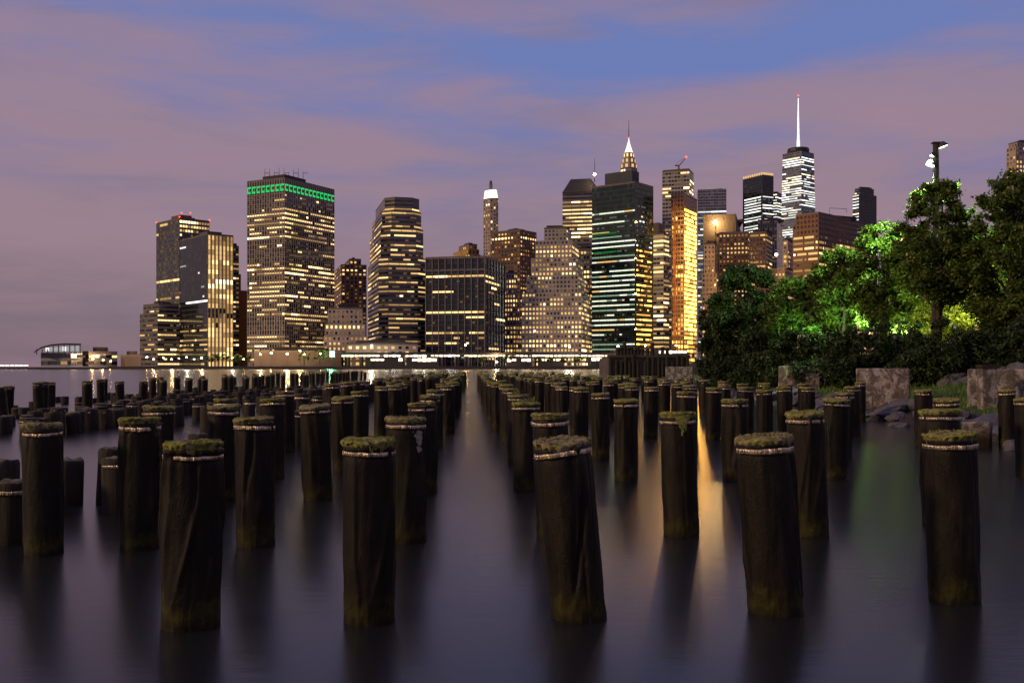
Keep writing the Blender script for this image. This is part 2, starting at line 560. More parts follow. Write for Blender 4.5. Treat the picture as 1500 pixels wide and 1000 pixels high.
for i, (tx, ty, w, bx, by, lab, seam, spr) in enumerate(NEAR):
    D = CAMH * F / (by - HY)
    zt = CAMH - (ty - HY) * D / F
    X, Y = px_x(bx, D), D
    R = w * D / F / 2 * 0.97
    kit = pile_kit(20 + i, 0.172, 112 if i < 5 else 72, 64 if i < 5 else 36, 900 if i < 5 else 420, seam)
    lx = math.atan2(px_x(tx, D) - X, zt)
    pe_ = tag(pile(X, Y, zt, kit, R, (lx, 0), 0, spr), lab, 'piling', GROUP_P)
    rr_ = random.Random(i)
    if i == 10:              # moss hanging over the band
        mb = MB()
        for _ in range(70):
            t = rr_.random() ** 1.5
            th = -PI / 2 + rr_.gauss(.12, .16) * (1.1 - t)
            q = Vector((math.cos(th) * .186, math.sin(th) * .186, PH - .03 - .17 * t))
            w = .016 * (1.2 - t)
            mb.add([q + Vector((-w, 0, .02)), q + Vector((w, -.004, .012)), q + Vector((w * .3, -.008, -.03)), q + Vector((-w * .8, -.004, -.02))], [(0, 1, 2, 3)])
        mb.build('hanging_moss', M_MOSS, pe_)
    if i == 8:               # pale patch where the wrapping has peeled
        mb = MB()
        for _ in range(60):
            t = rr_.random()
            th = -.75 + rr_.gauss(0, .13) * (1 - .5 * t)
            q = Vector((math.cos(th) * .181, math.sin(th) * .181, PH - .13 - .19 * t))
            u_ = Vector((-math.sin(th), math.cos(th), 0)); w = rr_.uniform(.006, .02)
            mb.add([q - u_ * w, q - Vector((0, 0, w * 1.6)), q + u_ * w, q + Vector((0, 0, w))], [(0, 1, 2, 3)])
        mb.build('peeled_patch', plain_mat('bare_pale_wood', (.30, .27, .20), .8, nscale=30, var=.5), pe_)
    if i == 11:              # loose strip of wrapping at the side
        mb = MB(); mb.tube([(.188, -.04, PH - .05), (.196, -.05, PH - .12), (.19, -.05, PH - .2), (.20, -.055, PH - .30)], [.008, .007, .007, .004], 6)
        mb.build('loose_strip', M_MOSS, pe_)
    placed.append((X, Y))

# further measured pilings: (px x, top px y, row, sprout); the distance follows from the common top level
MID = [
    (1387, 584, 6, None), (1353, 571, 6, None), (1475, 571, 7, None), (1506, 583, 7, None),
    (232, 595, -3, None), (466, 593, -2, None), (325, 594, -3, None), (335, 584, -3, None), (399, 584, -3, None), (419, 573, -3, None),
    (503, 581, -2, None), (528, 573, -2, None), (558, 566, -2, None), (574, 560, -2, None), (592, 556, -2, None),
    (620, 590, -1, None), (627, 579, -1, None), (637, 571, -1, None), (656, 565, -1, None), (660, 558, -1, None),
    (772, 589, 1, 0), (758, 578, 1, 1), (747, 569, 1, None), (731, 562, 1, None), (715, 555, 1, None),
    (851, 568, 2, None), (880, 576, 2, None), (917, 585, 2, None), (953, 567, 3, None), (1005, 574, 3, None), (1044, 568, 4, None), (1077, 585, 3, None),
    (923, 562, 3, None), (893, 560, 2, 2), (973, 560, 3, None), (1006, 560, 4, None), (815, 560, 2, None),
    (1121, 571, 4, 3), (1150, 567, 5, None), (1178, 562, 5, None), (1221, 584, 4, None), (1235, 575, 5, 1), (1250, 566, 6, None), (1260, 560, 6, None),
    (1120, 561, 5, None), (1088, 562, 4, None), (1262, 556, 6, None),
]
ROWN = {1: 'first row right of the open lane', 2: 'second row right of the open lane', 3: 'third row right of the open lane', 4: 'fourth row right of the open lane',
        5: 'fifth row right of the open lane', 6: 'sixth row right of the open lane', 7: 'outermost row by the right edge',
        -1: 'first row left of the open lane', -2: 'second row left of the open lane', -3: 'third row left of the open lane'}
LANE = (690.0 - 750.0) / F
ROW0 = {1: 'open lane', }
fields = []       # (X, Y, top, row, sprout, kind)
for (x, ty, row, spr) in MID:
    D = 0.505 * F / (ty - HY)
    fields.append((px_x(x, D), D, CAMH - 0.505, row, spr))
# the rows run on into the distance
ROWU = {-1: -0.78, -2: -2.3, -3: -3.75, 1: 0.82, 2: 2.5, 3: 4.15, 4: 5.6, 5: 7.1, 6: 8.6}
for row, u in ROWU.items():
    v = 25.5
    while v < 96:
        uu, vv = u + RND.uniform(-.22, .22), v + RND.uniform(-.5, .5)
        X, Y = uu + LANE * vv, vv
        ok = all((X - a) ** 2 + (Y - b) ** 2 > 0.9 for a, b, *_ in fields)
        skip = RND.random() < (0.10 if row > 0 else 0.2) or (row == 6 and v > 60)
        if ok and not skip:
            fields.append((X, Y, 1.245 + RND.uniform(-.05, .06), row, None))
        v += (2.0 if v < 45 else 3.0 if v < 70 else 4.5) * RND.uniform(0.9, 1.15)
counts = {}
fields.sort(key=lambda f: f[1])
near_in_row = {-1: 2, -2: 2, -3: 2, 1: 2, 2: 1, 3: 1, 4: 0, 5: 0, 6: 2, 7: 0}
for i, (X, Y, zt, row, spr) in enumerate(fields):
    counts[row] = counts.get(row, near_in_row.get(row, 0)) + 1
    c = counts[row]
    lean = (RND.gauss(0, .018), RND.gauss(0, .018))
    if Y < 34:
        o = pile(X, Y, zt, MID_KITS[i % 10], RND.uniform(.165, .182) * (1.07 if Y < 17 else 1.0), lean, RND.uniform(0, 6.28), spr)
    else:
        o = put('piling', FAR_KITS[i % 6], None, (X, Y, 0), (lean[0], lean[1], RND.uniform(0, 6.28)), (1.03, 1.03, zt / PH))
    if c <= 12:
        lab = '%s piling from the front in the %s%s' % (ORD[c - 1], ROWN[row], ', sprouting weeds' if spr is not None else '')
    else:
        lab = 'small distant piling far back in the %s' % ROWN[row]
    tag(o, lab, 'piling', GROUP_P)

# outer rows of tall pilings across the open water on the left
far_left = []
for u, v0, st in ((-15.0, 38.5, 2.5), (-17.3, 41.0, 2.9)):
    v = v0
    while v < 140:
        far_left.append((u + RND.uniform(-.5, .5) + LANE * v, v + RND.uniform(-.5, .5)))
        v += st * RND.uniform(0.75, 1.5) * (1.0 if v > 60 else 1.15)
far_left += [(px_x(x, D), D) for x, D in ((4, 31.5), (12, 37), (57, 36), (62, 37))]
far_left.sort(key=lambda p: (p[0] / p[1]))
for i, (X, Y) in enumerate(far_left):
    o = put('piling', FAR_KITS[RND.randrange(6)], None, (X, Y, 0), (RND.gauss(0, .02), RND.gauss(0, .02), RND.uniform(0, 6)), (1.06, 1.06, (1.13 + RND.uniform(-.1, .1)) / PH))
    if i < 12:
        lab = '%s from the left among the tall dark pilings across the open water' % ('outermost' if i == 0 else ORD[i])
    else:
        lab = 'small dark piling in the distant picket line before the city shore'
    tag(o, lab, 'piling', GROUP_P)

# low bare stumps
def stump_mesh(seed, H, R=0.17, nseg=28, band=False):
    r = random.Random(seed)
    mb = MB()
    vs, fs = [], []
    ph = r.uniform(0, 30)
    zs = [-1.2, -0.2, 0.0, 0.12, 0.25, 0.4, H * 0.8, H - 0.03, H]
    zs = sorted(set(z for z in zs if z <= H))
    for i, z in enumerate(zs):
        for j in range(nseg):
            t = 2 * PI * j / nseg
            ct, st = math.cos(t), math.sin(t)
            rr = R * (1 + 0.06 * noise.noise((ct * 2 + ph, st * 2, z)) + 0.05 * noise.noise((ct * 8 + ph, st * 8, z * 2)))
            if z == H:
                rr *= 0.93
            zz = z + (0.03 * noise.noise((ct * 2 + ph, st * 2, 3)) + 0.02 * noise.noise((ct * 9 + ph, st * 9, 3)) if z > H - 0.05 else 0)
            vs.append((rr * ct, rr * st, zz))
    for i in range(len(zs) - 1):
        for j in range(nseg):
            j2 = (j + 1) % nseg
            fs.append((i * nseg + j, i * nseg + j2, (i + 1) * nseg + j2, (i + 1) * nseg + j))
    b = (len(zs) - 1) * nseg
    vs.append((0, 0, H - 0.02))
    for j in range(nseg):
        fs.append((b + j, b + (j + 1) % nseg, len(vs) - 1))
    me = bpy.data.meshes.new('stump_body')
    me.from_pydata(vs, [], fs)
    me.materials.append(M_TIMBER)
    me.polygons.foreach_set('use_smooth', [True] * len(fs))
    return me

STUMPS = [stump_mesh(i, 0.60, 0.17 + 0.01 * (i % 3)) for i in range(6)]
SBANDS = [to_mesh('stump_band', band_shape(50 + i, 0.176, 0.60, 28), M_BAND) for i in range(3)]
GROUP_S = 'low bare timber stumps in the water'
def stump(x, y, top, lab, i, band=False, R=1.0):
    if band:
        o = empty('timber_stump', (x, y, 0))
        o.rotation_euler = (RND.gauss(0, .03), RND.gauss(0, .03), RND.uniform(0, 6))
        o.scale = (R, R, top / 0.6)
        put('stump_post', STUMPS[i % 6], o)
        put('metal_band', SBANDS[i % 3], o)
    else:
        o = put('timber_stump', STUMPS[i % 6], None, (x, y, 0), (RND.gauss(0, .03), RND.gauss(0, .03), RND.uniform(0, 6)), (R, R, top / 0.6))
    return tag(o, lab, 'wooden stump', GROUP_S)

for i, (x, D, zt, lab, bd) in enumerate([
    (18, 9.9, 0.62, 'banded low stump at the left edge beside the smooth tall piling', True),
    (6, 11.6, 0.66, 'broad low stump behind the banded one at the left edge', False),
    (99, 12.6, 0.58, 'low mossy stump peeking out right of the leftmost tall piling', False),
    (161, 12.9, 0.70, 'leaning low stump with dark top left of the yellow green domed piling', False),
    (174, 12.0, 0.66, 'banded low stump touching the yellow green domed piling', True),
    (293, 15.2, 0.72, 'low stump seen just above the thickest front left piling', True),
    (262, 14.6, 0.66, 'flat low stump behind the thickest front left piling, toward its left', False),
    (437, 22.0, 0.78, 'banded low stump in the gap between third and second row left of lane', True),
]):
    stump(px_x(x, D), D, zt, lab, i, bd)
sl = []
for row, (u, v0, v1, st, z) in enumerate(((-10.6, 23.5, 62, 0.62, 0.56), (-12.2, 25, 58, 0.9, 0.52), (-8.6, 27, 64, 1.2, 0.6), (-6.6, 25, 90, 1.9, 0.78), (-5.1, 27, 95, 2.2, 0.85))):
    v = v0
    while v < v1:
        if RND.random() > 0.16:
            sl.append((u + RND.uniform(-.2, .2) + LANE * v, v, z + RND.uniform(-.09, .09), row))
        v += st * RND.uniform(.7, 1.4) * (1 + max(0, v - 40) / 40)
for _ in range(74):
    v = RND.uniform(29, 72)
    sl.append((RND.uniform(-20.5, -12.8) + LANE * v, v, RND.uniform(.12, .45), 9))
sl.sort(key=lambda s: s[1])
NAMES = {0: 'long low wall like row of stumps', 1: 'outer low row of stumps', 2: 'inner low row of stumps', 3: 'knee high stumps beyond the third piling row', 4: 'knee high stumps beside the third piling row'}
cnt = {}
for i, (X, Y, z, row) in enumerate(sl):
    cnt[row] = cnt.get(row, 0) + 1
    if row == 9:
        lab = 'tiny broken stump barely above the water among the tall pilings at left'
    elif cnt[row] <= 10:
        lab = '%s low stump in the %s' % (ORD[cnt[row] - 1] if cnt[row] > 1 else 'nearest', NAMES[row])
    else:
        lab = 'small stump in the far stretch of the %s' % NAMES[row]
    stump(X, Y, z, lab, i, band=(Y < 45 and RND.random() < .35), R=RND.uniform(.95, 1.25))


# ------------------------------------------------------------------ the city across the river
GZ = 2.0
E = {
    'w5': emit_mat('lamp_amber_strong', (1.0, 0.66, 0.27), 5.0),
    'w0': emit_mat('room_warm_faint', (1.0, 0.62, 0.28), 0.13), 'o0': emit_mat('room_orange_faint', (1.0, 0.45, 0.12), 0.16), 'c0': emit_mat('room_cool_faint', (0.8, 0.9, 0.85), 0.12),
    'w1': emit_mat('lamp_warm_dim', (1.0, 0.57, 0.20), 0.42), 'w2': emit_mat('lamp_warm', (1.0, 0.61, 0.22), 0.95),
    'w3': emit_mat('lamp_warm_bright', (1.0, 0.66, 0.27), 1.75), 'w4': emit_mat('lamp_cream', (1.0, 0.78, 0.44), 2.8),
    'c1': emit_mat('lamp_cool_dim', (0.85, 0.9, 0.9), 0.4), 'c2': emit_mat('lamp_cool', (0.95, 0.98, 0.9), 1.1), 'c3': emit_mat('lamp_cool_bright', (0.97, 1.0, 0.92), 2.4),
    'o1': emit_mat('lamp_orange_dim', (1.0, 0.45, 0.10), 0.35), 'o2': emit_mat('lamp_orange', (1.0, 0.55, 0.14), 1.1),
    'g1': emit_mat('lamp_gold', (1.0, 0.50, 0.11), 1.2, True), 'g2': emit_mat('lamp_gold_bright', (1.0, 0.46, 0.07), 6.0, True),
    'g3': emit_mat('work_light_gold', (1.0, 0.42, 0.03), 28.0, True),
    'gr': emit_mat('crown_green', (0.02, 0.85, 0.18), 0.9), 'gr2': emit_mat('roof_edge_green', (0.01, 0.5, 0.1), 0.35),
    'gc1': emit_mat('office_green_dim', (0.62, 1.0, 0.66), 0.36), 'gc2': emit_mat('office_green_white', (0.92, 1.0, 0.74), 1.1),
    'fl': emit_mat('flood_white', (1.0, 0.62, 0.22), 260.0, True), 'fw': emit_mat('flood_cream', (1.0, 0.86, 0.6), 10.0, True),
    'st': emit_mat('street_lamp_glow', (1.0, 0.56, 0.22), 170.0, True), 'stw': emit_mat('street_lamp_white', (1.0, 0.93, 0.78), 22.0, True),
    'strip': emit_mat('viaduct_light', (1.0, 0.80, 0.50), 6.0, True), 'red': emit_mat('beacon_red', (1.0, 0.06, 0.03), 5.0),
    'beac': emit_mat('beacon_green', (0.10, 1.0, 0.45), 26.0, True), 'spire': emit_mat('spire_white', (0.97, 0.96, 1.0), 1.8),
    'crownw': emit_mat('crown_white', (1.0, 0.95, 0.80), 1.6),
}
PALS = {
    'warm': [('w1', 5), ('w2', 5), ('w3', 3), ('w4', .5)],
    'bright': [('w2', 4), ('w3', 5), ('w5', 1.6), ('w1', 2)],
    'dim': [('w1', 5), ('w2', 3), ('w3', 1)],
    'orange': [('o1', 3), ('o2', 3), ('w2', 3), ('w3', 1)],
    'cool': [('c1', 3), ('c2', 4), ('c3', 3), ('w3', 1)],
    'white': [('c2', 4), ('c3', 4), ('w4', 2)],
    'green': [('gc1', 3), ('gc2', 5), ('c2', 2), ('w2', 1)],
    'gold': [('g1', 5), ('g2', 3), ('o2', 2)],
    'goldhot': [('g2', 3), ('g3', 5), ('g1', 1)],
}
def pick(pal):
    L = PALS[pal]
    t = RND.uniform(0, sum(w for _, w in L))
    for n_, w in L:
        t -= w
        if t <= 0:
            return n_
    return L[-1][0]

UNIT = {}
def unit_pane(key):
    if key not in UNIT:
        me = bpy.data.meshes.new('pane')
        me.from_pydata([(-.5, -.09, -.5), (.5, -.09, -.5), (.5, -.09, .5), (-.5, -.09, .5), (-.5, .03, -.5), (.5, .03, -.5), (.5, .03, .5), (-.5, .03, .5)], [],
                       [(0, 1, 2, 3), (0, 4, 5, 1), (1, 5, 6, 2), (2, 6, 7, 3), (3, 7, 4, 0)])
        me.materials.append(E[key])
        UNIT[key] = me
    return UNIT[key]

W = {  # facade styles: material, lit share of a bay, lit share of a floor
    'brownpier': (wall_mat('facade_brown_piers', (0.149, 0.123, 0.114), (0.012, 0.012, 0.014), 0.72, 0.62), 0.72, 0.5),
    'greypier': (wall_mat('facade_grey_piers', (0.333, 0.289, 0.28), (0.010, 0.011, 0.014), 0.74, 0.9), 0.68, 0.36),
    'bluegrid': (wall_mat('facade_slate_grid', (0.088, 0.096, 0.131), (0.02, 0.023, 0.032), 0.7, 0.6), 0.7, 0.5),
    'ribbon': (wall_mat('facade_ribbon_stone', (0.175, 0.158, 0.158), (0.012, 0.013, 0.017), 0.97, 0.5), 0.88, 0.34),
    'ribbonblue': (wall_mat('facade_ribbon_blue', (0.21, 0.219, 0.28), (0.03, 0.035, 0.05), 0.97, 0.6), 0.94, 0.5),
    'stone': (wall_mat('facade_pale_stone', (0.35, 0.289, 0.263), (0.015, 0.014, 0.015), 0.46, 0.52), 0.46, 0.5),
    'zig': (wall_mat('facade_ziggurat_stone', (0.333, 0.298, 0.289), (0.02, 0.018, 0.02), 0.52, 0.52), 0.52, 0.5),
    'brick': (wall_mat('facade_brown_brick', (0.131, 0.079, 0.067), (0.012, 0.010, 0.011), 0.5, 0.5), 0.48, 0.42),
    'darkglass': (wall_mat('facade_dark_glass', (0.053, 0.06, 0.075), (0.012, 0.016, 0.02), 0.94, 0.86, 0.08), 0.88, 0.36),
    'greenglass': (wall_mat('facade_green_glass', (0.026, 0.052, 0.046), (0.008, 0.022, 0.018), 0.94, 0.8, 0.06), 0.88, 0.30),
    'pale': (wall_mat('facade_pale_glass', (0.264, 0.276, 0.36), (0.07, 0.08, 0.11), 0.9, 0.7, 0.15), 0.88, 0.4),
    'vert': (wall_mat('facade_vertical_stripe', (0.385, 0.315, 0.228), (0.015, 0.014, 0.014), 0.52, 0.96), 0.50, 0.93),
    'cream': (wall_mat('facade_cream_stripe', (0.42, 0.385, 0.315), (0.016, 0.015, 0.016), 0.92, 0.48), 0.9, 0.45),
    'tan': (wall_mat('facade_tan_brick', (0.35, 0.228, 0.105), (0.02, 0.014, 0.01), 0.42, 0.6), 0.42, 0.55),
    'hoist': (wall_mat('facade_scaffold', (0.28, 0.175, 0.105), (0.03, 0.02, 0.015), 0.75, 0.6), 0.62, 0.6),
    'concrete': (wall_mat('facade_raw_concrete', (0.35, 0.333, 0.333), (0.02, 0.02, 0.022), 0.85, 0.55), 0.82, 0.45),
    'blank': (plain_mat('facade_blank_brown', (0.10, 0.075, 0.065), 0.8, nscale=0.05), 0.5, 0.5),
    'orangewall': (plain_mat('facade_orange_brick', (0.24, 0.085, 0.025), 0.8, nscale=0.05), 0.5, 0.5),
}
M_ROOF = plain_mat('roof_dark', (0.035, 0.03, 0.034), 0.8, nscale=0.1)
M_ROOFP = plain_mat('roof_pale', (0.12, 0.10, 0.10), 0.8, nscale=0.1)
M_STEEL = plain_mat('steel_dark', (0.04, 0.04, 0.045), 0.5, 0.4, nscale=0.2)
M_COPPER = plain_mat('mansard_slate', (0.025, 0.024, 0.032), 0.7, nscale=0.1)

def zpx(y, Y):
    return CAMH + (HY - y) * Y / F - GZ

def footprint(x0, xc, x1, Y, th, dY=0.0):
    Y = Y + dY
    C = Vector(((xc - 750) / F * Y, Y))
    r = Vector((math.cos(th), math.sin(th)))
    l = Vector((-math.sin(th), math.cos(th)))
    k1, k0 = (x1 - 750) / F, (x0 - 750) / F
    tr = (k1 * C.y - C.x) / (r.x - k1 * r.y)
    tl = (k0 * C.y - C.x) / (l.x - k0 * l.y)
    tr = 40 if tr <= 0 else max(min(tr, 190), 3)
    tl = 40 if tl <= 0 else max(min(tl, 190), 3)
    return [C, C + r * tr, C + r * tr + l * tl, C + l * tl]

def chamfer(poly, c):
    out = []
    n = len(poly)
    for i in range(n):
        a, b, d = poly[i - 1], poly[i], poly[(i + 1) % n]
        out.append(b + (a - b).normalized() * min(c, (a - b).length * .4))
        out.append(b + (d - b).normalized() * min(c, (d - b).length * .4))
    return out

N_LIT = [0]
def lit_cells(nb, nf, spec, f0=0.0, f1=1.0):
    """which panes are lit: floors lit end to end, clusters and single rooms"""
    out = []
    for j in range(nf):
        fr = f0 + (f1 - f0) * (j + 0.5) / nf
        p, pf, pal = spec.get('p', 0.2), spec.get('pf', 0.1), spec.get('pal', 'warm')
        for b in spec.get('bands', ()):
            if b[0] <= fr < b[1]:
                p, pf = b[2], b[3]
                pal = b[4] if len(b) > 4 else pal
        full = RND.random() < pf
        dimkey = {'gold': 'o0', 'goldhot': 'g1', 'orange': 'o0', 'white': 'c0', 'cool': 'c0', 'green': 'c0'}.get(pal, 'w0')
        q = spec.get('pfull', 0.86) if full else p * RND.uniform(0.2, 1.8)
        run = spec.get('run', 0.55)
        on = RND.random() < q
        key = pick(pal)
        for i in range(nb):
            if RND.random() > run or (full and RND.random() < .2):
                on = RND.random() < q
                if RND.random() < 0.6 or not full:
                    key = pick(pal)
            if 'cols' in spec and not (spec['cols'][0] <= (i + .5) / nb <= spec['cols'][1]):
                continue
            if on:
                out.append((i, j, key))
            elif RND.random() < spec.get('dimp', .34) and (p > .04 or pf > .04):
                out.append((i, j, dimkey))
    return out

def tower(name, label, cat, Y, th, tiers, wall, lit, bw=3.2, fh=4.0, cham=0.0, cap=100, roof=True, walls=None, sides=None, zbase=0.0, plant=True):
    """an office block: stacked storeys on a footprint, facade walls, lit panes of its own, roof"""
    th = math.radians(th)
    polys = []
    for i, t in enumerate(tiers):
        p = footprint(t[0], t[1], t[2], Y, th, t[4] if len(t) > 4 else 0.6 * i)
        if cham:
            p = chamfer(p, cham)
        polys.append(p)
    root = empty(name, (polys[0][0].x, polys[0][0].y, GZ))
    tag(root, label, cat)
    o0 = Vector((root.location.x, root.location.y))
    polys = [[q - o0 for q in p] for p in polys]
    z0 = zbase
    ztop = zpx(tiers[-1][3], Y)
    rects = []
    V, Fc, UV, MI, mats = [], [], [], [], []
    for i, (t, poly) in enumerate(zip(tiers, polys)):
        z1 = zpx(t[3], Y)
        n = len(poly)
        for e in range(n):
            a, b = poly[e], poly[(e + 1) % n]
            d = b - a
            ln = d.length
            if ln < 0.3:
                continue
            side = None
            if n == 4:
                side = {0: 'R', 3: 'L'}.get(e)
            wn = (walls or {}).get(side, wall)
            mat, wf, hf = W[wn]
            if mat not in mats:
                mats.append(mat)
            bwe = (sides or {}).get(side, bw)
            nb, nf = max(1, round(ln / bwe)), max(1, round((z1 - z0) / fh))
            k = len(V)
            V += [(a.x, a.y, z0), (b.x, b.y, z0), (b.x, b.y, z1), (a.x, a.y, z1)]
            Fc.append((k, k + 1, k + 2, k + 3))
            UV += [(0, 0), (nb, 0), (nb, nf), (0, nf)]
            MI.append(mats.index(mat))
            nrm = Vector((d.y, -d.x)).normalized()
            mid = (a + b) / 2 + o0
            if nrm.dot(mid) > -0.02 * mid.length:
                continue
            spec = lit if 'p' in lit or 'bands' in lit else lit.get(side or 'R')
            if not spec:
                continue
            cells = lit_cells(nb, nf, spec, z0 / ztop, z1 / ztop)
            cw, chh = ln / nb, (z1 - z0) / nf
            rot = math.atan2(d.y, d.x)
            du = d / ln
            rib = spec.get('ribbon', False)
            last = None
            for (ci, cj, key) in cells:
                if rib and last and last[1] == cj and last[2] == key and last[0] + last[3] == ci and last[3] < rib:
                    last[3] += 1
                    continue
                last = [ci, cj, key, 1]
                rects.append((last, cw, chh, a, du, rot, z0, wf, hf))
        k = len(V)
        V += [(q.x, q.y, z1) for q in poly]
        Fc.append(tuple(range(k, k + n)))
        UV += [(0.01, 0.01)] * n
        MI.append(len(W) + 99)
        z0 = z1
    mats.append(M_ROOF)
    MI = [len(mats) - 1 if m_ > len(W) else m_ for m_ in MI]
    ob = mesh_obj('facade', V, Fc, mats, root, fmat=MI)
    uvl = ob.data.uv_layers.new(name='UVMap')
    for li, uv in zip(range(len(UV)), UV):
        uvl.data[li].uv = uv
    # lit panes
    items = []
    for (last, cw, chh, a, du, rot, zz, wf, hf) in rects:
        ci, cj, key, n = last
        w = cw * (n - 1) + cw * wf
        pos = a + du * (cw * (ci + n / 2))
        items.append((w * chh * hf, key, (pos.x, pos.y, zz + chh * (cj + 0.5)), rot, w, chh * hf))
    RND.shuffle(items)
    items.sort(key=lambda t: -round(t[0], 1))
    for (_, key, pos, rot, w, h) in items[:cap]:
        put('lit_window', unit_pane(key), root, pos, (0, 0, rot), (w, 1.0, h))
    N_LIT[0] += min(cap, len(items))
    rest = items[cap:]
    if rest:
        mb = MB()
        keys = sorted(set(r[1] for r in rest))
        for (_, key, pos, rot, w, h) in rest:
            ca, sa = math.cos(rot), math.sin(rot)
            nx, ny = sa * 0.09, -ca * 0.09
            hx, hy = ca * w / 2, sa * w / 2
            x, y, z = pos
            q = [(x - hx + nx, y - hy + ny, z - h / 2), (x + hx + nx, y + hy + ny, z - h / 2), (x + hx + nx, y + hy + ny, z + h / 2), (x - hx + nx, y - hy + ny, z + h / 2)]
            r = [(x - hx - nx * .3, y - hy - ny * .3, z - h / 2), (x + hx - nx * .3, y + hy - ny * .3, z - h / 2), (x + hx - nx * .3, y + hy - ny * .3, z + h / 2), (x - hx - nx * .3, y - hy - ny * .3, z + h / 2)]
            mb.add(q + r, [(0, 1, 2, 3), (0, 4, 5, 1), (1, 5, 6, 2), (2, 6, 7, 3), (3, 7, 4, 0)], keys.index(key))
        o = mb.build('lit_window', [E[x] for x in keys], root)
        o['kind'] = 'stuff'
    top = polys[-1]
    cen = sum(top, Vector((0, 0))) / len(top)
    if roof:
        # a parapet and a plant room set back from the edge
        mb = MB()
        n = len(top)
        inner = [cen + (q - cen) * 0.94 for q in top]
        for e in range(n):
            a, b, c, d = top[e], top[(e + 1) % n], inner[(e + 1) % n], inner[e]
            vs = [(q.x, q.y, ztop + zz) for zz in (0.004, 1.4) for q in (a, b, c, d)]
            mb.add(vs, [(0, 1, 5, 4), (1, 2, 6, 5), (2, 3, 7, 6), (3, 0, 4, 7), (4, 5, 6, 7)])
        mb.build('parapet', M_ROOFP, root)
    if plant:
        mb = MB()
        s = (top[1] - top[0]).length if len(top) == 4 else (top[2] - top[1]).length
        for _ in range(3):
            f = RND.uniform(.25, .55)
            q = [cen + (p_ - cen) * f + Vector((RND.uniform(-.18, .18) * s, RND.uniform(-.1, .1) * s)) for p_ in top]
            mb.prism([(p_.x, p_.y) for p_ in q], ztop + 0.004, ztop + RND.uniform(1.5, 4.5))
        mb.build('roof_plant', M_ROOF, root)
    return root, [(q.x, q.y) for q in top], ztop, Vector((cen.x, cen.y)), o0

def loc_of(o0, x, y, Y):
    """photo position -> a tower's own coordinates, at distance Y"""
    return ((x - 750) / F * Y - o0.x, Y - o0.y, zpx(y, Y))

def block_on(root, name, o0, x0, xc, x1, y0, y1, Y, th, mat, dY=2.0):
    p = footprint(x0, xc, x1, Y, math.radians(th), dY)
    mb = MB()
    mb.prism([(q.x - o0.x, q.y - o0.y) for q in p], zpx(y0, Y), zpx(y1, Y))
    return mb.build(name, mat, root)

def lamp_ball(root, name, pos, r, key):
    mb = MB()
    mb.lathe([(0.05 * r, -r), (0.7 * r, -.7 * r), (r, 0), (0.7 * r, .7 * r), (0.05 * r, r)], pos, 10)
    return mb.build(name, E[key], root, smooth=True)

def mast(root, name, x, y, z0, h, r0, r1, mat, n=6):
    mb = MB()
    mb.tube([(x, y, z0), (x, y, z0 + h)], [r0, r1], n)
    return mb.build(name, mat, root)

SKY = 'skyscraper'
# --- leftmost cluster
r, top, zt, c, o0 = tower('office_tower', 'dark tower with red rooftop beacons and lit top floor, tallest of the leftmost cluster', SKY, 880, 44,
    [(229, 263, 307, 321)], 'bluegrid', {'L': dict(p=.03, pf=.09, run=.9, pal='warm', ribbon=3), 'R': dict(p=.22, pf=.1, pal='warm', bands=[(.9, 1.0, .85, .6, 'bright')])}, bw=2.6)
block_on(r, 'roof_house', o0, 251, 264, 281, 321, 313, 880, 44, plain_mat('roof_house_red', (0.16, 0.04, 0.04), nscale=.1), 6)
for q_ in (top[3], top[1], top[0]):
    lamp_ball(r, 'red_beacon', (q_[0], q_[1], zt + 2), 0.7, 'red')
for x in (266, 279):
    lamp_ball(r, 'red_beacon', loc_of(o0, x, 312, 886), 0.6, 'red')
tower('office_block', 'low grey office block with dark set back top at the foot of the leftmost tower', SKY, 820, 46,
    [(205, 231, 263, 458), (210, 233, 262, 446, 4)], 'ribbon', {'L': dict(p=.10, pf=.02, pal='dim'), 'R': dict(p=.42, pf=.25, pal='bright', bands=[(.84, 1.0, .02, 0)])}, bw=2.8)
r, top, zt, c, o0 = tower('office_tower', 'tower with glowing vertical gold stripes beside a smooth dark glass side', SKY, 790, 40,
    [(264, 304, 342, 344)], 'vert', {'L': dict(p=.035, pf=.03, run=.5, pal='cool', bands=[(0, .34, .06, .3, 'dim')]), 'R': dict(p=.9, pf=.6, pfull=.97, run=.3, pal='dim', bands=[(.0, .38, .95, .9, 'warm'), (.38, .44, .1, 0), (.6, .66, .95, 1, 'warm')])},
    bw=3.1, walls={'L': 'darkglass'}, fh=3.9)
block_on(r, 'roof_house', o0, 292, 304, 325, 344, 337, 790, 40, M_ROOFP, 6)
tower('office_block', 'narrow dark block with bright side windows right of the gold striped tower', SKY, 830, 40, [(336, 341, 350, 362)], 'ribbon', dict(p=.35, pf=.12, pal='warm'), bw=2.5)
tower('brick_block', 'plain orange lit brick wall building between the gold striped and green topped towers', 'building', 860, 40, [(346, 350, 363, 425), (345, 348, 353, 403, 4)], 'orangewall', {}, plant=False)
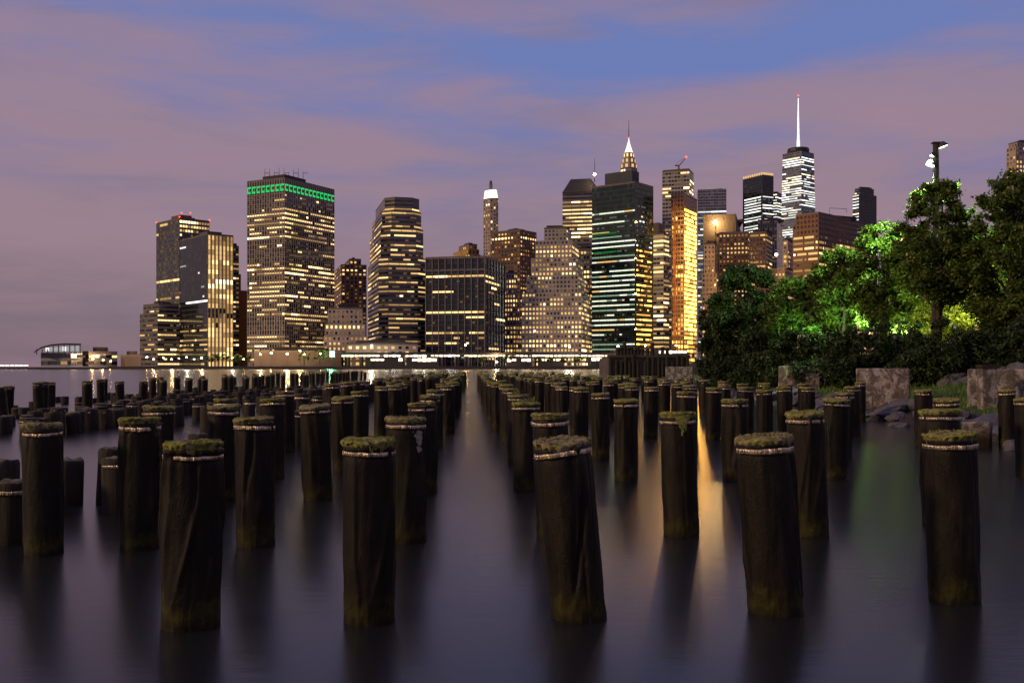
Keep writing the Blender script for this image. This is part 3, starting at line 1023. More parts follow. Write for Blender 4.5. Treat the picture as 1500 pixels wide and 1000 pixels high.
# --- the big tower with the green crown
r, top, zt, c, o0 = tower('office_tower', 'massive tower with glowing green crown and dense yellow windows between thin piers', SKY, 760, 62,
    [(362, 417, 490, 262)], 'greypier',
    dict(p=.3, pf=.1, run=.62, pal='bright', ribbon=False, bands=[(.915, 1.0, 0, 0), (.86, .915, .15, .08), (.68, .86, .7, .62), (.57, .68, .10, .05), (.40, .57, .42, .18), (.22, .40, .38, .14), (.17, .22, .05, 0), (0, .17, .85, .8, 'warm')]),
    bw=2.5, fh=3.5, plant=False)
for poly_e in ((0, 1), (3, 0)):
    pa, pb = Vector(top[poly_e[0]]), Vector(top[poly_e[1]])
    d = pb - pa; n_ = max(8, round(d.length / 4.6)); du = d / n_
    nr = Vector((d.y, -d.x)).normalized()
    rot = math.atan2(d.y, d.x)
    for i in range(n_):
        m0 = pa + du * (i + .5) + nr * 0.1
        w = du.length
        mb = MB()   # each bay glows along its top, left and lower edge
        mb.box((0, 0, 2.0), (w * .78, .2, 1.1)); mb.box((-w * .32, 0, 0.1), (w * .14, .2, 2.68)); mb.box((-.05 * w, 0, -1.9), (w * .66, .2, 1.3))
        o = mb.build('green_crown_light', E['gr'], r, (m0.x, m0.y, zt - 6.3)); o.rotation_euler = (0, 0, rot)
block_on(r, 'roof_house', o0, 385, 417, 448, 262, 252, 760, 62, M_ROOF, 9)
mb = MB()
for i in range(9):
    p_ = loc_of(o0, 388 + i * 7, 262, 790)
    mb.tube([p_, (p_[0], p_[1], p_[2] + RND.uniform(5, 9))], [.25, .12], 5)
    q_ = loc_of(o0, 388 + (i + 1) * 7, 262, 790)
    if i % 2 == 0:
        mb.tube([(p_[0], p_[1], p_[2] + 4.5), (q_[0], q_[1], q_[2] + 4.5)], [.2, .2], 4)
mb.build('antenna_frame', M_STEEL, r)
# --- behind and right of it
r, *_ = tower('brick_tower', 'dark red brick tower rising between green crowned and stepped dark towers', SKY, 1020, 15, [(488, 500, 537, 387), (505, 512, 529, 380, 4)], 'brick', dict(p=.2, pf=.05, run=.4, pal='orange'), bw=4)
r, top, zt, c, o0 = tower('office_block', 'low slanted office block with rows of yellow windows right of the green crowned tower', 'building', 745, 8,
    [(468, 474, 538, 492), (470, 476, 535, 474, 3), (474, 480, 531, 452, 6)], 'stone', dict(p=.6, pf=.4, pal='warm', run=.6, bands=[(.75, 1.0, .05, 0)]), bw=3.4, fh=4.1)
r, *_ = tower('stepped_tower', 'dark stepped tower with rounded corners and a flat dark crown, left of centre', SKY, 790, 14,
    [(538, 556, 625, 376), (541, 559, 622, 333, 1.5), (544, 561, 619, 307, 3), (549, 565, 616, 289, 4.5)], 'ribbon',
    dict(p=.3, pf=.09, run=.82, pal='warm', ribbon=3, bands=[(.94, 1.0, 0, 0), (.9, .94, .75, .8), (.75, .9, .45, .2), (0, .3, .22, .12)]), bw=2.9, fh=3.7, cham=7, cap=100)
# --- black grid tower in the middle
r, top, zt, c, o0 = tower('office_tower', 'broad black glass tower with thin pale vertical lines, in front of brown towers', SKY, 750, 76,
    [(624, 710, 739, 377)], 'darkglass', dict(p=.14, pf=.12, run=.84, pal='bright', dimp=.08, ribbon=3, bands=[(.86, 1.0, .0, 0)]), bw=2.4, fh=3.9)
mb = MB()
for (i0, i1, n_) in ((3, 0, 9), (0, 1, 7)):
    pa, pb = Vector(top[i0]), Vector(top[i1])
    d = pb - pa; rot = math.atan2(d.y, d.x); nr = Vector((d.y, -d.x)).normalized()
    for i in range(n_ + 1):
        m0 = pa + d * (i / n_) + nr * .35
        mb.box((m0.x, m0.y, zt / 2), (.55, .7, zt + (1.6 if i % n_ else 1.9)), rot)
    for z in (zt - 9.0, zt + .2):
        m0 = (pa + pb) / 2 + nr * .18
        mb.box((m0.x, m0.y, z), (d.length - .6, .4, .9), rot)
mb.build('pier_grid', plain_mat('pier_metal', (0.17, 0.15, 0.15), .5, nscale=.05), r)
r, *_ = tower('brick_tower', 'golden tan brick tower top with stepped crown behind the black glass tower', SKY, 980, 25,
    [(658, 684, 704, 372), (664, 686, 702, 364, 3), (672, 687, 699, 358, 5)], 'tan', dict(p=.25, pf=.1, pal='orange'), bw=4)
r, top, zt, c, o0 = tower('slim_tower', 'slim pale tower with brilliant white lit crown left of centre', SKY, 1120, 40,
    [(704, 722, 734, 291)], 'stone', dict(p=.16, pf=.02, run=.2, pal='warm', bands=[(0, .68, .4, .05)]), bw=3.6, fh=3.9, cham=5, plant=False)
mb = MB(); mb.prism([(c.x + (q[0] - c.x) * .98, c.y + (q[1] - c.y) * .98) for q in top], zt + .2, zt + 11, 0, [(c.x + (q[0] - c.x) * .8, c.y + (q[1] - c.y) * .8) for q in top]); mb.build('lit_crown', E['crownw'], r)
mb = MB(); mb.prism([(c.x + (q[0] - c.x) * .22, c.y + (q[1] - c.y) * .22) for q in top], zt + 11, zt + 19); mb.lathe([(1.8, 19), (1.2, 22), (.3, 23)], (c.x, c.y, zt), 8); mb.build('crown_turret', M_ROOFP, r)
r, top, zt, c, o0 = tower('brick_tower', 'wide dark brown tower with one glowing strip along its top, beside slim white crowned tower', SKY, 930, 55,
    [(720, 762, 786, 338)], 'brick', dict(p=.34, pf=.04, run=.2, pal='orange', bands=[(.93, .98, 1, 1, 'bright')]), bw=3.7, fh=4.0)
lamp_ball(r, 'red_beacon', (c.x, c.y, zt + 3), 0.6, 'red')
tower('stone_tower', 'slender setback stone tower lit gold at its foot between black tower and ziggurat', SKY, 850, 60,
    [(738, 756, 764, 470), (739, 755, 761, 430, 2), (741, 753, 758, 400, 4)], 'stone', dict(p=.4, pf=.05, pal='warm', bands=[(0, .35, .75, .4, 'warm')]), bw=3.0)
r, *_ = tower('ziggurat_tower', 'grey stone ziggurat tower narrowing in steps with many small square windows', SKY, 755, 78,
    [(764, 852, 868, 428), (771, 847, 861, 403, 2), (778, 844, 855, 376, 4), (784, 838, 848, 350, 6), (797, 830, 837, 333, 8)], 'zig',
    dict(p=.42, pf=.12, run=.45, pal='warm', bands=[(0, .17, .85, .8, 'bright'), (.17, .45, .62, .3, 'warm'), (.45, .62, .25, .12), (.62, .8, .3, .1), (.8, .9, .5, .3), (.9, 1.0, .08, 0)]), bw=2.8, fh=3.5)
# --- mansard tower
r, top, zt, c, o0 = tower('mansard_tower', 'tower with steep dark mansard roof and bright lamp on its mast', SKY, 1000, 78,
    [(824, 872, 884, 281)], 'ribbon', dict(p=.5, pf=.3, run=.75, pal='bright', ribbon=3, bands=[(.95, 1.0, 0, 0), (.8, .95, .85, .6), (.68, .74, .05, 0)]), bw=3.0, fh=3.9, plant=False)
mb = MB(); mb.prism([(c.x + (q[0] - c.x) * 1.02, c.y + (q[1] - c.y) * 1.02) for q in top], zt, zt + 16, 0, [(c.x + (q[0] - c.x) * .62, c.y + (q[1] - c.y) * .62) for q in top]); mb.build('mansard_roof', M_COPPER, r)
p_ = loc_of(o0, 871, 258, 1004); mast(r, 'antenna', p_[0], p_[1], p_[2] - 6, 24, .5, .15, M_STEEL); lamp_ball(r, 'mast_lamp', (p_[0], p_[1] - 1, p_[2] + 1.5), 1.25, 'fl')
tower('office_block', 'dark narrow block wedged between ziggurat and green glass tower', SKY, 820, 70, [(846, 868, 874, 366)], 'bluegrid', dict(p=.4, pf=.1, pal='warm'), bw=2.6)
# --- gothic spire
r, top, zt, c, o0 = tower('spire_tower', 'ornate stone tower with white lit pointed crown and needle spire', SKY, 1260, 45, [(905, 921, 937, 246)], 'stone', dict(p=.3, pf=.1, pal='bright'), cham=5, plant=False)
mb = MB()
mb.lathe([(10.5, 0), (10.5, 7), (8.6, 7.5), (8.6, 14), (6.6, 15), (6.6, 21), (5.4, 22)], (c.x, c.y, zt), 8); mb.build('crown_drum', W['stone'][0], r)
for k_ in range(8):
    a_ = k_ * PI / 4
    for rr, z, h in ((10.7, 2.2, 4.0), (8.8, 9, 4.2), (6.8, 16.2, 4.0)):
        put('lit_window', unit_pane('w2' if z < 16 else 'w3'), r, (c.x + rr * .94 * math.cos(a_ + PI / 8), c.y + rr * .94 * math.sin(a_ + PI / 8), zt + z + h / 2), (0, 0, a_ + PI / 8 + PI / 2), (rr * .30, 1.5, h))
mb = MB(); mb.lathe([(5.4, 22), (3.4, 28), (1.6, 34), (.7, 38), (.5, 40)], (c.x, c.y, zt), 8); mb.build('lit_pinnacle', E['crownw'], r)
mast(r, 'spire', c.x, c.y, zt + 40, 25, .55, .15, M_STEEL); lamp_ball(r, 'red_beacon', (c.x, c.y, zt + 41), 1.0, 'red')
# --- green glass tower
r, top, zt, c, o0 = tower('glass_tower', 'bulky dark green glass tower with white lit floors and a gold lit right side', SKY, 775, 52,
    [(867, 930, 957, 268)], 'greenglass', {'L': dict(p=.42, pf=.30, run=.85, pal='green', ribbon=3, bands=[(.86, 1.0, 0.01, 0), (.64, .86, .25, .25), (.36, .64, .8, .7), (.2, .36, .6, .5), (.0, .2, .3, .2)]),
    'R': dict(p=.1, pf=.05, pal='gold', bands=[(.02, .64, .85, .5, 'gold'), (.64, .9, .05, .08, 'cool'), (.9, 1, 0, 0)], cols=(.12, .92), run=.35)}, bw=2.4, fh=3.9)
block_on(r, 'upper_block', o0, 886, 926, 936, 268, 247, 775, 52, W['darkglass'][0], 6)
for z_ in (.655, .635):
    mb = MB(); pa, pb = Vector(top[3]), Vector(top[0]); d = pb - pa; nr = Vector((d.y, -d.x)).normalized(); m0 = pa + d * .3 + nr * .25
    mb.box((m0.x, m0.y, zt * z_ + (12 if z_ > .64 else 0)), (d.length * .55, .3, 1.1), math.atan2(d.y, d.x)); mb.build('green_light_strip', E['gr2'], r)
# --- striped towers right of it
tower('office_block', 'dark plain block peeking behind the cream striped slab', SKY, 1000, 60, [(955, 965, 974, 328)], 'blank', {}, plant=False)
tower('striped_tower', 'cream slab with thin horizontal stripes between green glass and scaffolded towers', SKY, 900, 55, [(957, 972, 980, 343)], 'cream', dict(p=.5, pf=.3, pal='warm', run=.8, ribbon=3), bw=3)
r, top, zt, c, o0 = tower('concrete_tower', 'unfinished pale tower with red tipped crane on its roof', SKY, 1060, 70,
    [(970, 1010, 1016, 250)], 'concrete', dict(p=.1, pf=.16, run=.8, pal='warm', ribbon=2, bands=[(.88, .95, .5, .5, 'bright')]), bw=3.4, plant=False)
mb = MB(); mb.prism([(c.x + (q[0] - c.x) * .95, c.y + (q[1] - c.y) * .95) for q in top], zt, zt + 2.5); mb.build('roof_slab', M_ROOFP, r)
cr = empty('tower_crane', (o0.x + c.x, o0.y + c.y - 4, GZ + zt + 1.4)); tag(cr, 'small luffing crane with red light on the unfinished pale tower roof', 'crane')
mb = MB(); mb.tube([(0, 0, 0), (0, 0, 7)], [1.1, .9], 4); mb.build('crane_mast', M_STEEL, cr)
mb = MB(); mb.tube([(0, 0, 6), (8, 0, 15)], [.6, .3], 4); mb.tube([(-4, 0, 6.5), (0, 0, 6.5)], [.7, .7], 4); mb.tube([(-3, 0, 7), (0, 0, 11), (7, 0, 14)], [.15, .15, .15], 4); mb.build('crane_jib', plain_mat('crane_red', (.3, .03, .04), .5), cr)
lamp_ball(cr, 'red_beacon', (8, 0, 15.6), 1.2, 'red')
# tower under construction, brilliantly lit
r, top, zt, c, o0 = tower('hoist_tower', 'tower under construction with brilliant gold work lights and dark top band', SKY, 800, 62,
    [(984, 1001, 1020, 303), (983, 1001, 1021, 285, -.8)], 'hoist', {'L': dict(p=.3, pf=.1, pal='gold', dimp=.6, bands=[(.925, 1, 0, 0)], run=.4), 'R': dict(p=.95, pf=.8, pfull=.98, pal='gold', bands=[(.925, 1, 0, 0), (.66, .925, 1, 1, 'goldhot'), (.2, .66, .95, .9, 'goldhot'), (0, .2, .85, .7, 'gold')], cols=(.06, .98), run=.5)}, bw=2.5, fh=3.6, plant=False)
p_ = loc_of(o0, 988, 500, 797); mb = MB()
hz = zt - 4
for dx, dy in ((-.9, -.9), (.9, -.9), (.9, .9), (-.9, .9)):
    mb.tube([(p_[0] + dx, p_[1] + dy, 0), (p_[0] + dx, p_[1] + dy, hz)], [.2, .2], 4)
for i in range(int(hz / 3)):
    s = 1 if i % 2 else -1
    mb.tube([(p_[0] - .9 * s, p_[1] - .9, i * 3), (p_[0] + .9 * s, p_[1] - .9, i * 3 + 3)], [.14, .14], 4)
    mb.box((p_[0], p_[1] - .9, i * 3), (1.8, .2, .2))
mb.build('hoist_mast', plain_mat('hoist_orange', (0.55, 0.16, 0.02), .5), r)
mb = MB()
for i in range(11):
    q_ = loc_of(o0, 983 + i * 3.8, 290, 797.5)
    mb.tube([(q_[0], q_[1], zt - 14), (q_[0], q_[1], zt + 1.5)], [.14, .14], 4)
for i_ in range(7):  # added point lights that give the shaft its gold glow, no fixtures there
    q_ = loc_of(o0, 1004 + (i_ % 2) * 8, 318 + i_ * 27, 792)
    li = bpy.data.lights.new('added_shaft_light', 'POINT'); li.energy = 9000; li.color = (1, .55, .18); li.shadow_soft_size = .5
    lo = bpy.data.objects.new('added_shaft_light', li); COL.objects.link(lo); lo.location = q_; lo.parent = r
mb.build('scaffold', plain_mat('scaffold_rust', (0.10, 0.05, 0.03), .7), r)
# --- right part
tower('glass_tower', 'pale blue glass box tower with wide plain top, behind the flood lamp block', SKY, 1500, 80, [(1022, 1064, 1069, 278)], 'pale', dict(p=.18, pf=.16, run=.9, pal='cool', ribbon=3, bands=[(.88, 1, 0, 0)]), bw=4, fh=4.4)
r, top, zt, c, o0 = tower('office_block', 'dark block with one blazing round flood lamp on its front', SKY, 1100, 75, [(1030, 1078, 1085, 315)], 'blank', {}, plant=True)
p_ = loc_of(o0, 1048, 326, 1097); lamp_ball(r, 'flood_lamp', p_, 2.5, 'fl')
mb = MB(); mb.tube([(p_[0], p_[1] + .3, 0), (p_[0], p_[1] + .3, p_[2] - 3)], [.5, .4], 6); mb.build('lamp_mast', M_STEEL, r)
tower('stone_tower', 'pale pinkish stone tower with stepped shoulder beside the hoist tower', SKY, 850, 70, [(1028, 1050, 1056, 400), (1031, 1047, 1051, 358, 2)], 'stone', dict(p=.12, pf=.02, pal='orange'), bw=3.5)
tower('brick_block', 'broad dark brown block with rows of small yellow windows above the left trees', SKY, 930, 72, [(1053, 1096, 1104, 341)], 'brick', dict(p=.46, pf=.12, run=.4, pal='orange'), bw=3.4)
r, top, zt, c, o0 = tower('office_tower', 'tower with a dark band under its lit rooftop railing and white windows', SKY, 1480, 28, [(1088, 1117, 1133, 257)], 'darkglass', dict(p=.8, pf=.5, run=.8, pal='white', ribbon=3, bands=[(.9, 1.0, 0, 0)], cols=(0.05, .95)), bw=3.4, fh=4.2, plant=False)
mb = MB()
for i0, i1 in ((3, 0), (0, 1)):
    pa, pb = Vector(top[i0]), Vector(top[i1]); d = pb - pa; n_ = 9
    for i in range(n_):
        m0 = pa + d * ((i + .5) / n_); mb.box((m0.x, m0.y, zt + 3), (d.length / n_ * .55, .5, 3.6), math.atan2(d.y, d.x))
mb.build('lit_rooftop_screen', E['w2'], r)
tower('office_block', 'slim annex with white windows joined to the tower with lit rooftop railing', SKY, 1490, 50, [(1130, 1138, 1145, 283)], 'darkglass', dict(p=.7, pf=.5, pal='white', run=.8, ribbon=2), bw=3.4, fh=4.2)
tower('striped_tower', 'dark tower with fine pale vertical lines before the tall spire tower', SKY, 1110, 70, [(1110, 1138, 1146, 322)], 'greypier', dict(p=.06, pf=.03, pal='dim'), bw=2.6)
tower('brick_block', 'brown block with lit ribbon windows, lower right of the vertical lined tower', SKY, 900, 65, [(1098, 1122, 1131, 341)], 'brick', dict(p=.35, pf=.25, run=.8, pal='warm', ribbon=3), bw=3.2)
r, *_ = tower('stone_block', 'pinkish lit stone block directly left of the brown slab', SKY, 900, 60, [(1130, 1150, 1163, 392), (1146, 1154, 1163, 352, 3)], 'stone', dict(p=.3, pf=.1, pal='orange'), bw=3.3)
lamp_ball(r, 'wall_lamp', loc_of(_[3], 1137, 373, 899), 1.5, 'fw')
# tallest tower with mast
tl = []
for i in range(10):
    f = i / 9
    tl.append((1141.5 + 4.8 * f, 1173 + 1.0 * f, 1197 - 4.8 * f, 430 - (430 - 221) * (i + 1) / 10, .5 * i))
r, top, zt, c, o0 = tower('spire_tower', 'tallest glass tower, white lit floors, round ring and glowing mast on top', SKY, 1880, 40, tl, 'pale',
    dict(p=.5, pf=.3, run=.75, pal='white', ribbon=3, bands=[(.98, 1, 0, 0), (.93, .98, .92, .9), (.865, .93, .25, .1), (.77, .865, .95, .9), (.62, .77, .4, .2), (.5, .62, .6, .3)]), bw=4.2, fh=4.6, roof=True, plant=False)
kx = 1880 / F
mb = MB(); mb.lathe([(19.5, 1.5), (20.5, 4), (20.5, 9), (19.5, 11), (16, 11)], (c.x, c.y, zt), 24); mb.build('roof_ring', M_STEEL, r)
mb = MB(); mb.lathe([(5.0, 1), (4.6, 8), (3.4, 12), (3.2, 26), (2.6, 30)], (c.x, c.y, zt), 12); mb.build('mast_base', E['c2'], r)
z = zt + 30
for i in range(7):
    mb = MB(); r0 = 2.2 - .24 * i; mb.lathe([(r0 * .7, 0), (r0, 1), (r0 * .9, 10), (r0 * .6, 11.2)], (c.x, c.y, z), 10); mb.build('mast_light', E['spire'], r); z += 11.2
mast(r, 'mast_tip', c.x, c.y, z, 6, .6, .2, M_STEEL); lamp_ball(r, 'red_beacon', (c.x, c.y, z + 5), 1.6, 'red')
# brown slab above the trees
r, top, zt, c, o0 = tower('brick_block', 'long brown slab with lit ribbon windows rising directly above the green lit trees', SKY, 800, 45,
    [(1161, 1199, 1280, 326), (1166, 1199, 1276, 312, 2)], 'brick', dict(p=.5, pf=.35, run=.8, pal='warm', ribbon=3, bands=[(.86, 1.0, 0, 0)]), bw=3.2, fh=4.4)
mb = MB()
p_, q_ = loc_of(o0, 1215, 312, 825), loc_of(o0, 1240, 312, 835)
mb.tube([p_, (p_[0], p_[1], p_[2] + 4), (q_[0], q_[1], q_[2] + 3.5), q_], [.2] * 4, 4); mb.build('roof_frame', M_STEEL, r)
tower('office_tower', 'dark blue tower with jagged top and bright left edge, far right beyond the brown slab', SKY, 1320, 28, [(1249, 1258, 1284, 284), (1252, 1260, 1280, 276, 3)], 'darkglass', {'L': dict(p=.8, pf=.6, pal='white'), 'R': dict(p=.03, pf=.0, pal='cool')}, bw=3.6)
r, top, zt, c, o0 = tower('office_tower', 'tower with warm windows cut by the right frame edge above the trees', SKY, 880, 15, [(1474, 1488, 1545, 214), (1477, 1490, 1540, 208, 3)], 'stone', dict(p=.15, pf=.05, pal='orange', bands=[(.75, .9, .7, .4, 'orange')]), bw=3.4)
tower('office_block', 'small yellow lit block glimpsed left of the tallest tree', SKY, 760, 60, [(1318, 1330, 1345, 332)], 'stone', dict(p=.8, pf=.7, pal='gold'), bw=3)


# --- the waterfront
def ground_poly(name, pts, z0, z1, mat):
    mb = MB(); mb.prism(pts, z0, z1)
    return struct(mb.build(name, mat))
M_QUAY = plain_mat('quay_stone', (0.07, 0.06, 0.06), .85, nscale=.05)
SHY = 690
ground_poly('city_ground', [((158 - 750) / F * SHY, SHY), (700, SHY), (2600, 3200), (-900, 3200), (-330, 900)], -3, GZ, M_QUAY)

def shore_building(name, label, x0, xc, x1, y, Y, th, wall, lit, **kw):
    return tower(name, label, 'building', Y, th, [(x0, xc, x1, y)], wall, lit, **kw)
shore_building('arcade_hall', 'low pinkish ferry hall with arcade windows before the stepped dark tower', 500, 508, 612, 505, 716, 6, 'stone', dict(p=.5, pf=.2, pal='warm'), bw=5, fh=4.4)
shore_building('terminal_hall', 'long low terminal roof before the green crowned tower, dotted with lamps', 366, 372, 500, 516, 712, 6, 'blank', {}, bw=5, fh=4)
shore_building('ferry_shed', 'low dark shed with two lit openings left of the low grey office block', 121, 130, 172, 517, 700, 52, 'ribbon', dict(p=.25, pf=.1, pal='bright', run=.5), bw=4, fh=4.5)
shore_building('ferry_shed', 'small dark shed on the quay between ferry terminal and low grey block', 177, 183, 207, 522, 704, 52, 'blank', {}, bw=4, fh=4.5)
# glazed ferry terminal with curved roof
TY = 690
r, top, zt, c, o0 = tower('ferry_terminal', 'glazed ferry terminal with curved roof and blue white upper hall at far left', 'building', TY, 58, [(60, 104, 121, 516)], 'ribbonblue', dict(p=.1, pf=.0, pal='dim', dimp=.2), bw=4, fh=4.5, plant=False, roof=False)
ca = math.radians(10); mb = MB()
def term_pt(x, y, d):
    return ((x - 750) / F * (TY + d) - o0.x, TY + d - o0.y, zpx(y, TY))
sec = [(50, 515), (60, 508), (75, 504), (95, 502.5), (119, 503)]
vs = []
for d in (3, 22):
    for x, y in sec:
        vs.append(term_pt(x, y, d)); vs.append(term_pt(x, y + 1.7, d))
n_ = len(sec); fs = []
for i in range(n_ - 1):
    a, b = 2 * i, 2 * i + 2; k_ = 2 * n_
    fs += [(a + 1, b + 1, b, a), (k_ + a, k_ + b, k_ + b + 1, k_ + a + 1), (a, b, k_ + b, k_ + a), (a + 1, k_ + a + 1, k_ + b + 1, b + 1)]
mb.add(vs, fs); mb.build('curved_roof', M_STEEL, r)
for i in range(8):
    mb = MB(); x = 67 + i * 6.2
    p_, q_ = term_pt(x, 514, 4), term_pt(x + 5.2, 509 - .4 * i, 4)
    mb.box(((p_[0] + q_[0]) / 2, p_[1], (p_[2] + q_[2]) / 2), (q_[0] - p_[0], .3, q_[2] - p_[2])); mb.build('lit_window', E['c1' if i % 4 else 'c2'], r)
mb = MB()
for i in range(9):
    x = 54 + i * 8; p_ = term_pt(x, 519, 3); q_ = term_pt(x, 505 if i > 2 else 511, 3)
    mb.tube([p_, (q_[0], q_[1], q_[2])], [.35, .35], 5)
mb.build('column_row', M_STEEL, r)
mb = MB(); mb.box((0, 0, .4), (34, 12, 2.0)); pr = empty('lit_pier', ((10 - 750) / F * 672, 672, 0)); tag(pr, 'long low pier with a line of lights at the far left edge', 'pier'); mb.build('pier_deck', M_QUAY, pr)
for i in range(11):
    mb = MB(); mb.box((-16 + i * 3.2, -5.8, 2.6), (2.3, .3, .55)); mb.build('pier_lamp', E['strip'], pr)
mb = MB(); [mb.tube([(-16 + i * 4, -5, -2), (-16 + i * 4, -5, 1)], [.3, .3], 6) for i in range(9)]; mb.build('deck_post', M_STEEL, pr)
ground_poly('quay', [((36 - 750) / F * 684, 684), ((212 - 750) / F * 684, 684), ((212 - 750) / F * 760, 760), ((40 - 750) / F * 760, 760)], -3, 1.5, M_QUAY)

# elevated highway along the shore, lit from underneath
hw = empty('elevated_highway', ((500 - 750) / F * 702, 702, GZ)); tag(hw, 'long elevated riverside highway with a bright line of lights under its deck', 'viaduct')
L0, L1 = 0.0, (1010 - 500) / F * 702
zd = zpx(520.5, 702)
mb = MB(); mb.box(((L0 + L1) / 2, 6, zd + .7), (L1 - L0, 12, 1.2)); mb.build('deck', M_QUAY, hw)
mb = MB(); mb.box(((L0 + L1) / 2, 0.2, zd + 1.75), (L1 - L0, .25, .9)); mb.build('railing', M_STEEL, hw)
for i in range(26):
    mb = MB(); x = L0 + 4 + i * (L1 - L0 - 8) / 25; mb.box((x, 6, zd / 2), (1.3, 8, zd + .1)); mb.build('pier', M_QUAY, hw)
for i in range(82):
    x = L0 + 1.5 + i * (L1 - L0 - 3) / 81
    if RND.random() < .04: continue
    mb = MB(); w_ = RND.uniform(1.8, 2.95); mb.box((x, -.15, zd - .28 + RND.uniform(-.1, .1)), (w_, .5, RND.uniform(.5, .95))); mb.build('lamp', E['strip' if RND.random() < .8 else 'stw'], hw)
# glowing shop and terminal fronts under the highway
for i, (x0, x1, y0, y1, lab, key) in enumerate([
    (536, 590, 523.5, 530, 'brightly lit ferry dock front under the highway, left part', 'strip'), (596, 640, 524, 530, 'brightly lit dock front under the highway before the black tower', 'strip'),
    (742, 778, 524, 530.5, 'brightly lit dock front beneath the ziggurat tower', 'strip'), (790, 822, 524.5, 529.5, 'lit dock front with small trees beneath the ziggurat', 'w4'), (866, 898, 523, 529, 'lit dock front beneath the green glass tower', 'strip'), (958, 1006, 513, 518, 'lit white and red front beside the pier at the hoist tower', 'strip')]):
    Y_ = 699
    o = empty('dock_front', ((x0 + x1) / 2 / F * Y_ - 750 / F * Y_, Y_, GZ)); tag(o, lab, 'dock building', 'lit dock fronts along the far shore')
    w_ = (x1 - x0) / F * Y_; zb, zc = zpx(y1, Y_), zpx(y0, Y_)
    mb = MB(); mb.box((0, 2.2, (zc + .4) / 2), (w_ + 1, 4, zc + .4)); mb.build('hall', M_QUAY, o)
    n_ = max(4, int(w_ / 3.2))
    for j in range(n_):
        if RND.random() < .15: continue
        mb = MB(); mb.box((-w_ / 2 + (j + .5) * w_ / n_, .14, zb + (zc - zb) * .5), (w_ / n_ * .8, .2, (zc - zb) * RND.uniform(.35, .8))); mb.build('lit_window', E[key], o)

# street lamps along the far shore, each with its own lit head and light
lamps = [(152, 527, 'st', 'orange'), (163, 529, 'st', 'orange'), (137, 526, 'st', 'orange'), (216, 523, 'st', 'orange'), (226, 526, 'st', 'orange'), (240, 524, 'stw', 'white'), (252, 526, 'st', 'orange'), (263, 525, 'stw', 'white'), (274, 523, 'stw', 'white'),
         (285, 526, 'stw', 'white'), (296, 524, 'st', 'orange'), (326, 526, 'stw', 'white'), (341, 524, 'stw', 'white'), (358, 526, 'st', 'orange'), (382, 519, 'st', 'orange'), (398, 517, 'st', 'orange'), (421, 518, 'st', 'orange'), (446, 519, 'st', 'orange'),
         (440, 514, 'st', 'orange'), (470, 518, 'st', 'orange'), (545, 506, 'stw', 'white'), (682, 505, 'st', 'orange'), (727, 530, 'st', 'orange'), (783, 485, 'stw', 'white'), (834, 508, 'stw', 'white'), (905, 507, 'st', 'orange'), (945, 506, 'st', 'orange'), (990, 506, 'stw', 'white')]
M_POLE = plain_mat('lamp_pole_paint', (0.03, 0.03, 0.035), .5, .5)
LM = {}
near_of = lambda x: ('by the far left ferry sheds' if x < 200 else 'before the leftmost tower cluster' if x < 350 else 'before the green crowned tower' if x < 500 else 'near the stepped dark tower' if x < 640 else 'near the black glass tower' if x < 745 else 'near the ziggurat' if x < 860 else 'near the green glass and hoist towers')
seen = {}
for i, (x, y, key, cn) in enumerate(lamps):
    Y_ = 694 + (i % 3) * 2.5
    h = zpx(y, Y_)
    o = empty('street_lamp', ((x - 750) / F * Y_, Y_, GZ))
    nn = (near_of(x), cn); seen[nn] = seen.get(nn, 0) + 1
    tot = sum(1 for q in lamps if (near_of(q[0]), q[3]) == nn)
    tag(o, ('%s glowing street lamp %s' % (cn, nn[0])) if tot == 1 else ('%s from the left of the %s street lamps %s' % (ORD[seen[nn] - 1] if seen[nn] > 1 else 'first', cn, nn[0])), 'street lamp', 'street lamps along the far shore')
    mb = MB(); mb.tube([(0, 0, 0), (0, 0, h - .2)], [.14, .08], 6); mb.tube([(0, 0, h - .3), (0, -1, h + .1)], [.07, .06], 5); mb.build('pole', M_POLE, o)
    mb = MB(); rr = .55 if y > 512 else .7; mb.lathe([(.1 * rr, -.6 * rr), (.8 * rr, -.45 * rr), (rr, 0), (.7 * rr, .45 * rr), (.1 * rr, .6 * rr)], (0, -1, h), 10); mb.build('lamp_head', E[key], o, smooth=True)
    if i % 2 == 0 and y > 500:
        li = bpy.data.lights.new('street_light', 'POINT'); li.energy = 10000 if x > 200 else 2500; li.color = (1, .62, .28) if key == 'st' else (1, .82, .58); li.shadow_soft_size = .6
        lo = bpy.data.objects.new('street_light', li); COL.objects.link(lo); lo.location = (0, 1.5 if x > 200 else -2.2, h + 3.5); lo.parent = o
# green signal light on the ferry dock
o = empty('signal_light', ((487 - 750) / F * 694, 694, GZ)); tag(o, 'blazing green white signal light on the quay before the slanted block', 'signal light')
mb = MB(); mb.tube([(0, 0, 0), (0, 0, 7)], [.25, .18], 6); mb.build('pole', M_POLE, o)
mb = MB(); mb.box((0, -.2, 8.6), (3.6, 1, 4.2)); mb.build('housing', M_STEEL, o)
for dz in (7.6, 9.6):
    mb = MB(); mb.box((0, -.8, dz + .0), (3.0, .18, 1.7)); mb.build('green_panel', E['beac'], o)
li = bpy.data.lights.new('signal_glow', 'POINT'); li.energy = 9000; li.color = (.15, 1, .4); li.shadow_soft_size = 1
lo = bpy.data.objects.new('signal_glow', li); COL.objects.link(lo); lo.location = (0, -3.5, 8); lo.parent = o
# warm light spilling up the foot of the towers from the streets behind the highway lamps

